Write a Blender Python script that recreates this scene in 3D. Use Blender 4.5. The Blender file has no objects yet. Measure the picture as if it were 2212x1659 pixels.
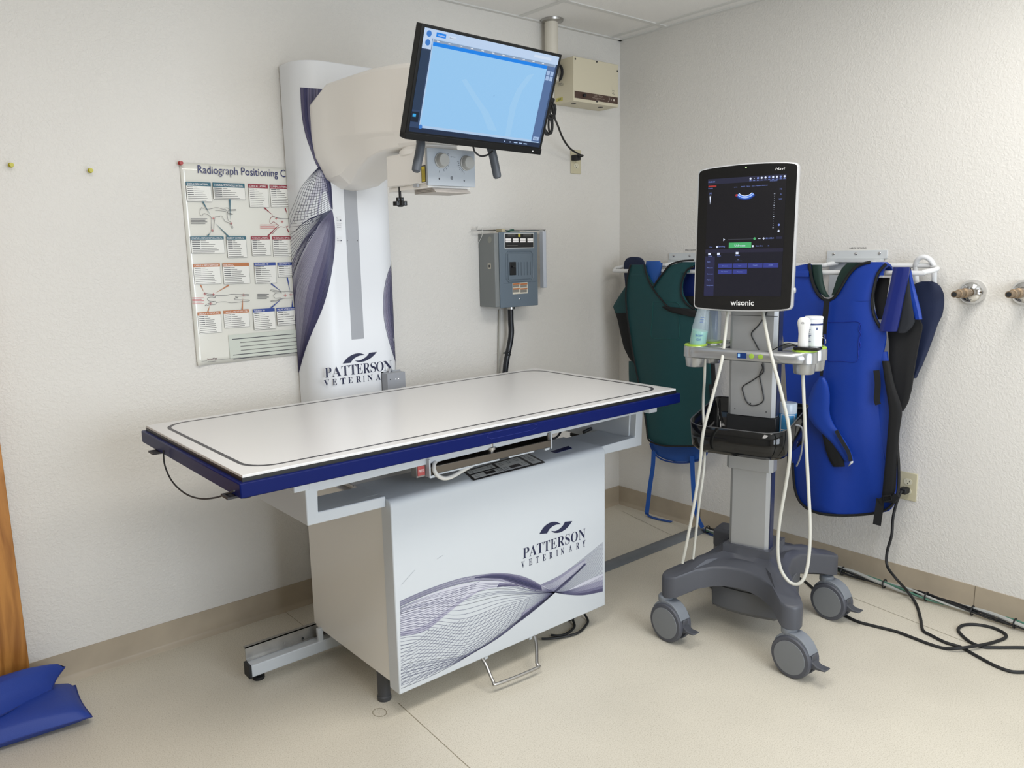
import bpy, bmesh, math, random
from mathutils import Vector, Matrix, noise
SC = bpy.context.scene
COL = SC.collection
PI = math.pi
# ------------------------------------------------------------------ camera
FPX, CW, CH = 1703.24, 2212, 1659
CAM = Vector((-3.16950, -2.86007, 1.39674))
def _axes(yaw, pit, rol):
    f = Vector((math.cos(pit)*math.cos(yaw), math.cos(pit)*math.sin(yaw), math.sin(pit)))
    r = f.cross(Vector((0, 0, 1))).normalized(); u = r.cross(f)
    c, s = math.cos(rol), math.sin(rol)
    return c*r+s*u, -s*r+c*u, f
CR, CU, CF = _axes(0.871155, -0.166895, -0.020365)
cd = bpy.data.cameras.new('camera'); cam = bpy.data.objects.new('camera', cd); COL.objects.link(cam)
m = Matrix((CR, CU, -CF)).transposed().to_4x4(); m.translation = CAM
cam.matrix_world = m
cd.sensor_fit = 'HORIZONTAL'; cd.sensor_width = 36; cd.lens = FPX*36/CW; cd.clip_start = .05
SC.camera = cam
def at(px, py, ax, val):
    """point where the sight line through a photo pixel meets the real plane axis=val"""
    d = CF + CR*((px-CW/2)/FPX) - CU*((py-CH/2)/FPX)
    return CAM + d*((val-CAM[ax])/d[ax])
# ------------------------------------------------------------------ light and exposure
SC.view_settings.view_transform = 'Standard'; SC.view_settings.look = 'None'
SC.view_settings.exposure = 0.0; SC.view_settings.gamma = 1; SC.view_settings.use_curve_mapping = False
w = bpy.data.worlds.new('world'); SC.world = w; w.use_nodes = True
w.node_tree.nodes['Background'].inputs[0].default_value = (.75, .85, 1, 1)
w.node_tree.nodes['Background'].inputs[1].default_value = .6
def area(name, loc, rot, sx, sy, power, col):
    l = bpy.data.lights.new(name, 'AREA'); l.shape = 'RECTANGLE'; l.size = sx; l.size_y = sy
    l.energy = power; l.color = col
    o = bpy.data.objects.new(name, l); COL.objects.link(o); o.location = loc; o.rotation_euler = rot
    return o
TROFFERS = [(-1.15, -2.10), (-2.75, -1.90)]
for i, (x, y) in enumerate(TROFFERS):
    area('troffer_light', (x, y, 2.425), (0, 0, 0), 1.14, .54, (20, 23)[i], (1, .972, .93))
area('window_daylight', (-1.75, -4.05, 1.35), (PI/2, 0, 0), 1.6, 1.4, 58, (.82, .90, 1))
try: SC.cycles.max_bounces = 8; SC.cycles.diffuse_bounces = 5
except Exception: pass
# ------------------------------------------------------------------ materials
def lin(h):
    h = h.lstrip('#'); o = []
    for i in (0, 2, 4):
        v = int(h[i:i+2], 16)/255; o.append(v/12.92 if v <= .04045 else ((v+.055)/1.055)**2.4)
    return (*o, 1)
MATS = {}
def mat(name, col, rough=.5, metal=0, bump=None, var=None, emit=0, spec=None, trans=0, coat=0, alpha=None):
    """bump=(scale,strength[,detail]); var=(scale,amount)"""
    if name in MATS: return MATS[name]
    m = bpy.data.materials.new(name); m.use_nodes = True; MATS[name] = m
    nt = m.node_tree; b = nt.nodes['Principled BSDF']
    c = lin(col) if isinstance(col, str) else col
    b.inputs['Base Color'].default_value = c
    b.inputs['Roughness'].default_value = rough; b.inputs['Metallic'].default_value = metal
    if spec is not None: b.inputs['Specular IOR Level'].default_value = spec
    if trans: b.inputs['Transmission Weight'].default_value = trans
    if coat: b.inputs['Coat Weight'].default_value = coat; b.inputs['Coat Roughness'].default_value = .1
    if emit:
        b.inputs['Emission Color'].default_value = c; b.inputs['Emission Strength'].default_value = emit
        b.inputs['Base Color'].default_value = (.003, .003, .003, 1); b.inputs['Specular IOR Level'].default_value = .15; b.inputs['Roughness'].default_value = .25
    if bump or var:
        tc = nt.nodes.new('ShaderNodeTexCoord')
    if bump:
        n = nt.nodes.new('ShaderNodeTexNoise'); n.inputs['Scale'].default_value = bump[0]
        n.inputs['Detail'].default_value = bump[2] if len(bump) > 2 else 3
        bp = nt.nodes.new('ShaderNodeBump'); bp.inputs['Strength'].default_value = bump[1]; bp.inputs['Distance'].default_value = .004
        nt.links.new(tc.outputs['Object'], n.inputs['Vector']); nt.links.new(n.outputs['Fac'], bp.inputs['Height'])
        nt.links.new(bp.outputs['Normal'], b.inputs['Normal'])
    if var:
        n = nt.nodes.new('ShaderNodeTexNoise'); n.inputs['Scale'].default_value = var[0]; n.inputs['Detail'].default_value = 4
        r = nt.nodes.new('ShaderNodeMapRange'); r.inputs[3].default_value = 1-var[1]; r.inputs[4].default_value = 1+var[1]
        r.inputs[1].default_value = .3; r.inputs[2].default_value = .7
        mx = nt.nodes.new('ShaderNodeVectorMath'); mx.operation = 'SCALE'; mx.inputs[0].default_value = c[:3]
        nt.links.new(tc.outputs['Object'], n.inputs['Vector']); nt.links.new(n.outputs['Fac'], r.inputs[0])
        nt.links.new(r.outputs[0], mx.inputs['Scale']); nt.links.new(mx.outputs[0], b.inputs['Base Color'])
    return m
WHITE = mat('white_powder_coat', '#c3c8cc', .38, bump=(900, .03))
WARMW = mat('white_laminate', '#e2e0da', .3)
CREAM = mat('cream_plastic', '#f0eeea', .45)
NAVYP = mat('navy_print', '#232745', .4)
BLACK = mat('black_plastic', '#121314', .35)
BLACKM = mat('black_rubber', '#17181a', .6)
STEEL = mat('brushed_steel', '#b4b2ae', .3, 1, bump=(300, .05))
CHROME = mat('chrome', '#d8d8d8', .08, 1)
GREYP = mat('grey_plastic', '#5d6066', .5)
# ------------------------------------------------------------------ mesh building
_txt = {}
def text_geo(s, serif=False, off=0.0):
    k = (s, serif, off)
    if k in _txt: return _txt[k]
    if serif: s = ''.join(chr(0x1D400+ord(c)-65) if 'A' <= c <= 'Z' else c for c in s)
    cu = bpy.data.curves.new('t', 'FONT'); cu.body = s; cu.offset = off; cu.resolution_u = 3
    o = bpy.data.objects.new('t', cu); COL.objects.link(o)
    dg = bpy.context.evaluated_depsgraph_get()
    me = bpy.data.meshes.new_from_object(o.evaluated_get(dg))
    vs = [v.co.copy() for v in me.vertices]; fs = [tuple(p.vertices) for p in me.polygons]
    bpy.data.objects.remove(o); bpy.data.curves.remove(cu); bpy.data.meshes.remove(me)
    x0 = min(v.x for v in vs); x1 = max(v.x for v in vs); y0 = min(v.y for v in vs); y1 = max(v.y for v in vs)
    _txt[k] = ([(v.x-x0, v.y-y0) for v in vs], fs, x1-x0, y1-y0)
    return _txt[k]
def smooth(pts, n=6, closed=False):
    pts = [Vector(p) for p in pts]; L = len(pts); out = []
    if L < 3: return pts
    for i in range(L if closed else L-1):
        if closed: a, b, c, d = pts[i-1], pts[i], pts[(i+1) % L], pts[(i+2) % L]
        else: a, b, c, d = pts[max(i-1, 0)], pts[i], pts[i+1], pts[min(i+2, L-1)]
        for k in range(n):
            t = k/n
            out.append(.5*((2*b)+(c-a)*t+(2*a-5*b+4*c-d)*t*t+(3*b-a-3*c+d)*t**3))
    if not closed: out.append(pts[-1])
    return out
class MB:
    def __init__(s): s.v = []; s.f = []; s.mi = []; s.ms = []
    def _m(s, m):
        if m not in s.ms: s.ms.append(m)
        return s.ms.index(m)
    def add(s, vs, fs, m=None):
        b = len(s.v); s.v += [Vector(v) for v in vs]; i = s._m(m)
        for f in fs: s.f.append(tuple(b+k for k in f)); s.mi.append(i)
        return s
    def box(s, a, b, m=None, M=None):
        x0, y0, z0 = a; x1, y1, z1 = b
        vs = [Vector(p) for p in ((x0,y0,z0),(x1,y0,z0),(x1,y1,z0),(x0,y1,z0),(x0,y0,z1),(x1,y0,z1),(x1,y1,z1),(x0,y1,z1))]
        if M: vs = [M @ v for v in vs]
        return s.add(vs, [(0,3,2,1),(4,5,6,7),(0,1,5,4),(1,2,6,5),(2,3,7,6),(3,0,4,7)], m)
    def prism(s, poly, ax, a, b, m=None, M=None):
        """poly 2D in the two other axes (cyclic order), extruded along ax from a to b"""
        def mk(p, t):
            q = [0, 0, 0]; q[ax] = t
            o = [i for i in range(3) if i != ax]; q[o[0]] = p[0]; q[o[1]] = p[1]; return Vector(q)
        n = len(poly); vs = [mk(p, a) for p in poly]+[mk(p, b) for p in poly]
        if M: vs = [M @ v for v in vs]
        return s.add(vs, [tuple(range(n))[::-1], tuple(range(n, 2*n))]+[(i, (i+1) % n, n+(i+1) % n, n+i) for i in range(n)], m)
    def tube(s, pts, r, m=None, n=8, closed=False, caps=True, flat=None):
        pts = [Vector(p) for p in pts]; L = len(pts)
        if L < 2: return s
        rs = r if isinstance(r, (list, tuple)) else [r]*L
        T = [((pts[(i+1) % L] if closed or i < L-1 else pts[i])-(pts[i-1] if closed or i > 0 else pts[i])).normalized() for i in range(L)]
        nrm = T[0].orthogonal().normalized(); b0 = len(s.v); vs = []; fs = []
        for i in range(L):
            nrm = (nrm-T[i]*nrm.dot(T[i]))
            nrm = nrm.normalized() if nrm.length > 1e-6 else T[i].orthogonal().normalized()
            bi = T[i].cross(nrm)
            for k in range(n):
                a = 2*PI*k/n; vs.append(pts[i]+(nrm*math.cos(a)+bi*math.sin(a))*rs[i])
        R = L if closed else L-1
        for i in range(R):
            j = (i+1) % L
            for k in range(n): fs.append((i*n+k, i*n+(k+1) % n, j*n+(k+1) % n, j*n+k))
        if not closed and caps: fs += [tuple(range(n))[::-1], tuple(range((L-1)*n, L*n))]
        return s.add(vs, fs, m)
    def lathe(s, prof, o, ax, m=None, n=24):
        """prof [(r,h)] about axis ax through o"""
        ax = Vector(ax).normalized(); o = Vector(o); a = ax.orthogonal().normalized(); b = ax.cross(a); vs = []; fs = []
        for r, h in prof:
            for k in range(n):
                t = 2*PI*k/n; vs.append(o+ax*h+(a*math.cos(t)+b*math.sin(t))*max(r, 1e-5))
        for i in range(len(prof)-1):
            for k in range(n): fs.append((i*n+k, i*n+(k+1) % n, (i+1)*n+(k+1) % n, (i+1)*n+k))
        fs += [tuple(range(n))[::-1], tuple(range((len(prof)-1)*n, len(prof)*n))]
        return s.add(vs, fs, m)
    def loft(s, rings, m=None, caps=True):
        n = len(rings[0]); vs = [p for r in rings for p in r]; fs = []
        for i in range(len(rings)-1):
            for k in range(n): fs.append((i*n+k, i*n+(k+1) % n, (i+1)*n+(k+1) % n, (i+1)*n+k))
        if caps: fs += [tuple(range(n))[::-1], tuple(range((len(rings)-1)*n, len(rings)*n))]
        return s.add(vs, fs, m)
    def ribbon(s, pts, wd, nrm, m=None):
        pts = [Vector(p) for p in pts]; vs = []; fs = []; L = len(pts)
        for i in range(L):
            t = (pts[min(i+1, L-1)]-pts[max(i-1, 0)]); d = t.cross(Vector(nrm)); d = d.normalized() if d.length > 1e-9 else Vector((0, 0, 1))
            vs += [pts[i]-d*wd/2, pts[i]+d*wd/2]
        fs = [(2*i, 2*i+1, 2*i+3, 2*i+2) for i in range(L-1)]
        return s.add(vs, fs, m)
    def fill(s, a, b, m=None):
        """strip between two polylines of the same length"""
        n = len(a); return s.add(list(a)+list(b), [(i, i+1, n+i+1, n+i) for i in range(n-1)], m)
    def poly(s, pts, m=None): return s.add(pts, [tuple(range(len(pts)))], m)
    def text(s, t, o, r, u, w=None, h=None, m=None, serif=False, off=0.0, center=False):
        vs, fs, tw, th = text_geo(t, serif, off); r = Vector(r).normalized(); u = Vector(u).normalized(); o = Vector(o)
        sy = h/th if h else None; sx = w/tw if w else sy
        sy = sy or sx
        if center: o = o-r*tw*sx/2-u*th*sy/2
        return s.add([o+r*x*sx+u*y*sy for x, y in vs], fs, m)
    def build(s, name, m=None, parent=None, bevel=0, local=False, solid=0, sub=0, angle=40, seg=2):
        me = bpy.data.meshes.new(name)
        M = Matrix() if (local or parent is None) else ROOTM[parent.name].inverted()
        me.from_pydata([M @ v for v in s.v], [], s.f)
        for q in (s.ms or [None]): me.materials.append(q or m)
        me.polygons.foreach_set('material_index', s.mi)
        me.polygons.foreach_set('use_smooth', [True]*len(s.f)); me.update()
        bm = bmesh.new(); bm.from_mesh(me)
        if not getattr(s, 'flat', False): bmesh.ops.recalc_face_normals(bm, faces=bm.faces[:])
        bm.to_mesh(me); bm.free(); me.set_sharp_from_angle(angle=math.radians(angle))
        o = bpy.data.objects.new(name, me); COL.objects.link(o)
        if parent: o.parent = parent; ROOTM[o.name] = ROOTM[parent.name]
        else: ROOTM[o.name] = Matrix()
        if solid: q = o.modifiers.new('solid', 'SOLIDIFY'); q.thickness = solid; q.offset = 0
        if bevel:
            q = o.modifiers.new('bevel', 'BEVEL'); q.width = bevel; q.segments = seg; q.limit_method = 'ANGLE'; q.angle_limit = math.radians(35)
            q.harden_normals = False
        if sub: q = o.modifiers.new('sub', 'SUBSURF'); q.levels = sub; q.render_levels = sub
        return o
ROOTM = {}
def tag(o, label, cat, group=None):
    o['label'] = label; o['category'] = cat
    if group: o['group'] = group
    return o
def thing(name, label, cat, loc=(0, 0, 0), rz=0, M=None, group=None):
    o = bpy.data.objects.new(name, None); COL.objects.link(o); o.empty_display_size = .05
    if M is None: M = Matrix.Translation(loc) @ Matrix.Rotation(rz, 4, 'Z')
    o.matrix_world = M; ROOTM[o.name] = M
    return tag(o, label, cat, group)
def struct(o): o['kind'] = 'structure'; return o
def lerp(a, b, t): return Vector(a)*(1-t)+Vector(b)*t
def plate(pl, cen, w, h, d, ax, m, name, parent, bevel=.002): pass
exec_parts = []
# ================================================================== THE ROOM
WALLM = mat('textured_wall_paint', '#d8d5cf', .55)
def wall_mat():
    nt = WALLM.node_tree; b = nt.nodes['Principled BSDF']; tc = nt.nodes.new('ShaderNodeTexCoord')
    n = nt.nodes.new('ShaderNodeTexNoise'); n.inputs['Scale'].default_value = 95; n.inputs['Detail'].default_value = 3; n.inputs['Distortion'].default_value = .8
    n2 = nt.nodes.new('ShaderNodeTexNoise'); n2.inputs['Scale'].default_value = 3; n2.inputs['Detail'].default_value = 2
    r = nt.nodes.new('ShaderNodeMapRange'); r.inputs[1].default_value = .42; r.inputs[2].default_value = .62
    mm = nt.nodes.new('ShaderNodeMath'); mm.operation = 'MULTIPLY'
    r2 = nt.nodes.new('ShaderNodeMapRange'); r2.inputs[1].default_value = .35; r2.inputs[2].default_value = .65; r2.inputs[3].default_value = .5
    bp = nt.nodes.new('ShaderNodeBump'); bp.inputs['Strength'].default_value = .27; bp.inputs['Distance'].default_value = .004
    for x in (n, n2): nt.links.new(tc.outputs['Object'], x.inputs['Vector'])
    nt.links.new(n.outputs['Fac'], r.inputs[0]); nt.links.new(n2.outputs['Fac'], r2.inputs[0])
    nt.links.new(r.outputs[0], mm.inputs[0]); nt.links.new(r2.outputs[0], mm.inputs[1])
    nt.links.new(mm.outputs[0], bp.inputs['Height']); nt.links.new(bp.outputs['Normal'], b.inputs['Normal'])
wall_mat()
HT = 2.44; X0, Y0 = -4.3, -4.1
def floor_mat():
    m = mat('speckled_vinyl_floor', '#c4bba8', .42); nt = m.node_tree; b = nt.nodes['Principled BSDF']; tc = nt.nodes.new('ShaderNodeTexCoord')
    n = nt.nodes.new('ShaderNodeTexNoise'); n.inputs['Scale'].default_value = 280; n.inputs['Detail'].default_value = 5; n.inputs['Roughness'].default_value = .7
    n2 = nt.nodes.new('ShaderNodeTexNoise'); n2.inputs['Scale'].default_value = 2.2; n2.inputs['Detail'].default_value = 4
    cr = nt.nodes.new('ShaderNodeValToRGB'); cr.color_ramp.elements[0].position = .33; cr.color_ramp.elements[0].color = lin('#a89f8c')
    cr.color_ramp.elements[1].position = .62; cr.color_ramp.elements[1].color = lin('#d5cfc1')
    e = cr.color_ramp.elements.new(.45); e.color = lin('#cac3b3')
    r = nt.nodes.new('ShaderNodeMapRange'); r.inputs[1].default_value = .3; r.inputs[2].default_value = .7; r.inputs[3].default_value = .93; r.inputs[4].default_value = 1.05
    mx = nt.nodes.new('ShaderNodeVectorMath'); mx.operation = 'SCALE'
    for x in (n, n2): nt.links.new(tc.outputs['Object'], x.inputs['Vector'])
    nt.links.new(n.outputs['Fac'], cr.inputs[0]); nt.links.new(n2.outputs['Fac'], r.inputs[0])
    nt.links.new(cr.outputs[0], mx.inputs[0]); nt.links.new(r.outputs[0], mx.inputs['Scale']); nt.links.new(mx.outputs[0], b.inputs['Base Color'])
    return m
fm = floor_mat(); SEAM = mat('floor_seam_line', '#8f8672', .6)
f = MB(); f.box((X0-.1, Y0-.1, -.1), (.1, .1, 0), fm)
# welded seams of the sheet floor and the drawn ring near the black leg
def fl(px, py, z=.0006): return at(px, py, 2, z)
for a, b in (((860, 1518), (1060, 1700)), ((617, 1322), (660, 1355)), ((1345, 1105), (1480, 1170)), ((1840, 1290), (2120, 1400))):
    f.ribbon([fl(*a), fl(*b)], .0022, (0, 0, 1), SEAM)
f.ribbon([fl(820+15*math.cos(t/10*PI), 1539+10*math.sin(t/10*PI)*.9) for t in range(21)], .002, (0, 0, 1), SEAM)
fo = f.build('floor', fm); struct(fo)
def wallbox(name, a, b): return struct(MB().box(a, b).build(name, WALLM))
wallbox('wall_back', (X0-.1, 0, 0), (.1, .12, HT)); wallbox('wall_right', (0, Y0-.1, 0), (.12, 0, HT)); struct(MB().box((X0-.12, Y0-.1, 0), (X0, 0, HT)).build('wall_left', mat('left_bounce_grey', '#aaa7a1', .5)))  # unseen left wall; its grey is invented to temper the light it bounces
wb = MB(); wb.box((X0, Y0-.12, 0), (-2.6, Y0, HT)); wb.box((-.9, Y0-.12, 0), (0, Y0, HT)); wb.box((-2.6, Y0-.12, 0), (-.9, Y0, .6)); wb.box((-2.6, Y0-.12, 2.1), (-.9, Y0, HT))
struct(wb.build('wall_front', WALLM))
wf = MB()
for a, b in (((-2.6, .6), (-.9, .65)), ((-2.6, 2.05), (-.9, 2.1)), ((-2.6, .65), (-2.55, 2.05)), ((-.95, .65), (-.9, 2.05)), ((-1.77, .65), (-1.73, 2.05))):
    wf.box((a[0], Y0-.08, a[1]), (b[0], Y0-.02, b[1]))
wo = struct(wf.build('window_1', WHITE))
# ceiling: tiles with T-bars
cb = MB(); TILE = mat('ceiling_tile', '#e6e4e0', .9, bump=(260, .25)); TBAR = mat('ceiling_grid', '#d2d1cd', .6)
cb.box((X0-.1, Y0-.1, HT), (.1, .1, HT+.08), TILE)
GX = [-.085-.6*i for i in range(8)]; GY = [-.30-.6*i for i in range(7)]
for x in GX: cb.box((x-.012, Y0, HT-.004), (x+.012, 0, HT), TBAR)
for y in GY: cb.box((X0, y-.012, HT-.0045), (0, y+.012, HT), TBAR)
cb.box((X0, -.02, HT-.006), (0, 0, HT), TBAR); cb.box((-.02, Y0, HT-.006), (0, 0, HT), TBAR)
struct(cb.build('ceiling', TILE))
BB = mat('vinyl_cove_base', '#a99c88', .5, var=(6, .10), bump=(40, .05))
SEAMB = mat('cove_seam', '#6d6352', .7)
bb = MB(); prof = [(0, 0), (-.018, 0), (-.016, .004), (-.006, .012), (-.004, .02), (-.004, .1), (0, .1)]
bb.prism([(p[0], p[1]) for p in prof], 0, -2.86, 0, BB)
b1 = struct(bb.build('baseboard_back', BB))
bb = MB(); bb.prism([(p[0], p[1]) for p in prof], 1, Y0, -.004, BB)
for px in (1512, 2104):
    p = at(px, 1300 if px > 2000 else 1120, 0, -.005); bb.box((-.0048, p.y-.001, .015), (-.0035, p.y+.001, .1), SEAMB)
struct(bb.build('baseboard_right', BB))
# wooden door leaf folded back against the wall
def wood():
    m = mat('door_wood', '#b07a3a', .4); nt = m.node_tree; b = nt.nodes['Principled BSDF']; tc = nt.nodes.new('ShaderNodeTexCoord')
    mp = nt.nodes.new('ShaderNodeMapping'); mp.inputs['Scale'].default_value = (6, 6, .7)
    wv = nt.nodes.new('ShaderNodeTexNoise'); wv.inputs['Scale'].default_value = 3; wv.inputs['Distortion'].default_value = 1.5; wv.inputs['Detail'].default_value = 5
    cr = nt.nodes.new('ShaderNodeValToRGB'); cr.color_ramp.elements[0].color = lin('#8f5a22'); cr.color_ramp.elements[1].color = lin('#b97f3c')
    cr.color_ramp.elements[0].position = .35; cr.color_ramp.elements[1].position = .6
    nt.links.new(tc.outputs['Object'], mp.inputs[0]); nt.links.new(mp.outputs[0], wv.inputs['Vector']); nt.links.new(wv.outputs['Fac'], cr.inputs[0]); nt.links.new(cr.outputs[0], b.inputs['Base Color'])
    return m
dx = at(64, 1440, 1, -.065)
door = MB().box((-3.55, -.065, .012), (dx.x, -.02, 2.05)).build('door_1', wood(), bevel=.002); struct(door)
# ================================================================== X-RAY TABLE
NAVY = mat('navy_enamel', '#021250', .38, spec=.15)
TOPM = mat('white_table_laminate', '#d3d2d1', .28)
TF = .9; tx0, tx1, ty0, ty1 = -2.516, -.932, -1.112, -.362
tb = thing('xray_table', 'white floating-top veterinary x-ray table with navy edge, standing on the floor before the column', 'x-ray table', (-1.59, -.70, 0))
tt = MB().box((tx0, ty0, .893), (tx1, ty1, TF)).build('tabletop', TOPM, tb, bevel=.001)
g = MB(); g.box((tx0-.001, ty0-.001, .884), (tx1+.001, ty1+.001, .893)); g.build('edge_strip', BLACK, tb)
rm = MB().box((tx0-.012, ty0-.012, .848), (tx1+.012, ty1+.012, .884)).build('table_rim', NAVY, tb, bevel=.003); rm['label'] = 'navy blue enamel rim'
def rrect(x0, y0, x1, y1, r, z, n=8):
    P = []
    for cx, cy, a in ((x1-r, y1-r, 0), (x0+r, y1-r, 90), (x0+r, y0+r, 180), (x1-r, y0+r, 270)):
        for k in range(n+1):
            t = math.radians(a+90*k/n); P.append(Vector((cx+r*math.cos(t), cy+r*math.sin(t), z)))
    return P
g = MB(); i = .033; P = rrect(tx0+i, ty0+i, tx1-i, ty1-i, .075, TF+.0006); Q = rrect(tx0+i+.010, ty0+i+.008, tx1-i-.010, ty1-i-.008, .07, TF+.0006)
P.append(P[0]); Q.append(Q[0]); g.fill(P, Q); g.build('border_line', mat('dark_border_line', '#35343a', .4), tb)
# rim recessed label outline (pressed, blue on blue)
g = MB(); oo = [at(*q, 1, ty0-.0127) for q in ((1052, 944), (1056, 936), (1150, 916), (1160, 918), (1161, 923), (1150, 929), (1062, 948), (1052, 944))]
g.tube(oo, .0006, mat('navy_line', '#1f2c78', .3), n=4); g.build('embossed_outline', NAVY, tb)
# sliding frame
fx0, fx1, fy = -2.283, -.90, -.935
def fr_box(a, b, name, bev=.004): return MB().box(a, b).build(name, WHITE, tb, bevel=bev)
g = MB()
ri = .0
g = MB(); yb = -.795
g.prism([(fx0, .848), (fx0, .673), (-2.037, .671), (-2.037, .703), (fx0+.034, .705), (fx0+.036, .764), (fx1-.038, .783), (fx1-.045, .694), (-1.13, .690), (-1.13, .658), (fx1-.008, .655), (fx1, .848)], 1, fy, fy+.035)
g.box((fx0+.03, fy+.03, .673), (-2.037, yb, .7035)); g.box((-1.137, fy+.03, .660), (fx1-.05, -.745, .6905))
g.prism([(fx0+.0005, .848), (fx0+.0005, .6735), (fx0+.03, .6735), (fx0+.03, .848)], 1, fy+.03, -.62); g.prism([(fx1-.0005, .848), (fx1-.008, .6555), (fx1-.05, .6555), (fx1-.04, .848)], 1, fy+.03, -.50)
g.build('sliding_frame', WHITE, tb, bevel=.003)
MB().box((fx0+.02, -.60, .815), (fx1-.02, -.56, .848)).build('cross_rail', mat('dark_rail', '#4a4741', .5, .5), tb)
for s, (x0, x1) in enumerate(((fx0-.045, fx0), (fx1+.0, fx1+.045))):
    MB().box((x0, -.965, .782), (x1, -.90, .848)).build('slide_bracket', WHITE, tb, bevel=.003)
# cabinet
cx0, cx1, cyf, czb, czt = -2.037, -1.138, -.96, .088, .695
g = MB(); g.box((cx0+.008, -.925, .10), (cx1-.012, -.385, .66)); g.box((cx0+.03, -.9, .66), (cx1-.03, -.46, .675))
body = g.build('cabinet_body', WARMW, tb, bevel=.004)
MB().box((cx0+.002, -.76, .655), (cx1-.002, -.735, .69)).build('cabinet_back_lip', WHITE, tb)
g = MB(); prof = [(cyf, czb), (cyf, czt-.022), (cyf+.003, czt-.010), (cyf+.011, czt-.003), (cyf+.024, czt), (-.745, czt+.001), (-.745, .66), (-.905, .66), (-.905, czb)]
g.prism(prof, 0, cx0, cx1)
hood = g.build('front_cover', WHITE, tb, bevel=.003)
g = MB(); g.box((cx0+.004, -.93, .1), (cx0+.012, -.915, .655), BLACK); g.build('door_gap', BLACK, tb)
g = MB(); p = at(829, 1107, 0, cx0+.0); g.box((cx0+.008, p.y-.006, p.z-.008), (cx0+.0125, p.y+.004, p.z+.008)); g.build('cable_hole', BLACK, tb)
for px, y in ((-2.008, -.818), (-1.19, -.818)):
    g = MB(); g.lathe([(.0215, 0), (.0225, .002), (.0225, .014), (.0205, .016), (.0205, .11)], (px, y, 0), (0, 0, 1)); g.build('leg', mat('dark_grey_leg', '#3c3d40', .5), tb)
# --- printed graphics on the front cover
def fp(x, y): return at(840+x/3.771, 1080+y/3.771, 1, cyf-.0007)
def crv(pts, n=8, F=None):
    F = F or fp
    q = smooth([Vector((a, b, 0)) for a, b in pts], n); return [F(v.x, v.y) for v in q]
def resam(pts, n):
    q = smooth([Vector((a, b, 0)) for a, b in pts], 12); L = [0]
    for i in range(1, len(q)): L.append(L[-1]+(q[i]-q[i-1]).length)
    out = []; j = 0
    for k in range(n):
        t = L[-1]*k/(n-1)
        while j < len(q)-2 and L[j+1] < t: j += 1
        d = (t-L[j])/max(L[j+1]-L[j], 1e-9); out.append(q[j].lerp(q[j+1], min(max(d, 0), 1)))
    return out
def fam(g, A, B, n, F, nrm, wd, m, M2=None, N=28, t0=0, t1=1):
    A, B = resam(A, N), resam(B, N); C = resam(M2, N) if M2 else None
    for k in range(n):
        t = t0+(t1-t0)*(k/(n-1) if n > 1 else 0)
        if C: pts = [A[i]*(1-t)*(1-2*t)+C[i]*4*t*(1-t)+B[i]*t*(2*t-1) for i in range(N)]
        else: pts = [A[i].lerp(B[i], t) for i in range(N)]
        g.ribbon([F(v.x, v.y) for v in pts], wd, nrm, m)
LAYER = [0]
def strips(g, A, B, cols, F, N=28):
    LAYER[0] += 1; k_ = LAYER[0] % 9; F0 = F
    F = lambda x, y: F0(x, y)-(F0(x, y)-CAM).normalized()*(k_*.00004)
    A, B = resam(A, N), resam(B, N); K = len(cols)
    for k in range(K):
        a = [A[i].lerp(B[i], k/K) for i in range(N)]; b = [A[i].lerp(B[i], (k+1)/K) for i in range(N)]
        g.fill([F(v.x, v.y) for v in a], [F(v.x, v.y) for v in b], cols[k])
INK = {k: mat('print_'+k, v, .42) for k, v in dict(a='#c3c4cf', b='#a4a3b6', c='#7d7b94', d='#55526f', e='#33335c', f='#23244a', g='#8f8aa0').items()}
LN = mat('print_line', '#51526f', .42)
U = [(92, 868), (300, 775), (520, 700), (700, 662), (850, 655), (1000, 680), (1130, 722), (1240, 742), (1352, 752)]
T = [(90, 826), (300, 735), (550, 648), (750, 610), (900, 598), (1050, 612), (1170, 655), (1270, 715), (1352, 750)]
LO = [(101, 1537), (330, 1440), (520, 1345), (700, 1238), (900, 1118), (1100, 960), (1250, 845), (1352, 755)]
MI = [(95, 1115), (230, 1095), (420, 1110), (600, 1130), (760, 1075), (950, 960), (1150, 850), (1352, 753)]
g = MB(); g.flat = True
def fp2(x, y): return fp(x, y)+Vector((0, .0004, 0))
strips(g, T, U, [INK[c] for c in 'babab'], fp2)
strips(g, [(700, 630), (850, 600), (950, 600), (1060, 618), (1170, 655), (1270, 715), (1352, 750)], [(700, 640), (850, 640), (950, 655), (1060, 695), (1170, 728), (1260, 742), (1352, 752)], [INK[c] for c in 'cdeffd'], fp2)
B1 = [(96, 1112), (250, 1085), (340, 1040), (450, 950), (600, 830), (750, 740), (900, 706), (1050, 702), (1150, 725), (1230, 745)]
strips(g, [(92, 890), (260, 800), (480, 720), (700, 670), (900, 660), (1050, 690), (1230, 744)], B1, [INK[c] for c in 'aaaaab'], fp2)
strips(g, [(900, 675), (1000, 680), (1100, 705), (1200, 735)], [(880, 712), (1000, 702), (1100, 712), (1200, 742)], [INK[c] for c in 'cd'], fp2)
strips(g, [(1352, 752), (1450, 735), (1580, 670), (1745, 600)], [(1352, 753), (1450, 769), (1590, 773), (1743, 744)], [INK[c] for c in 'aabbcd'], fp2)
strips(g, [(1240, 690), (1320, 655), (1420, 600), (1500, 545), (1600, 480)], [(1250, 742), (1340, 745), (1440, 680), (1530, 590), (1605, 525)], [INK[c] for c in 'baab'], fp2)
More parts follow.
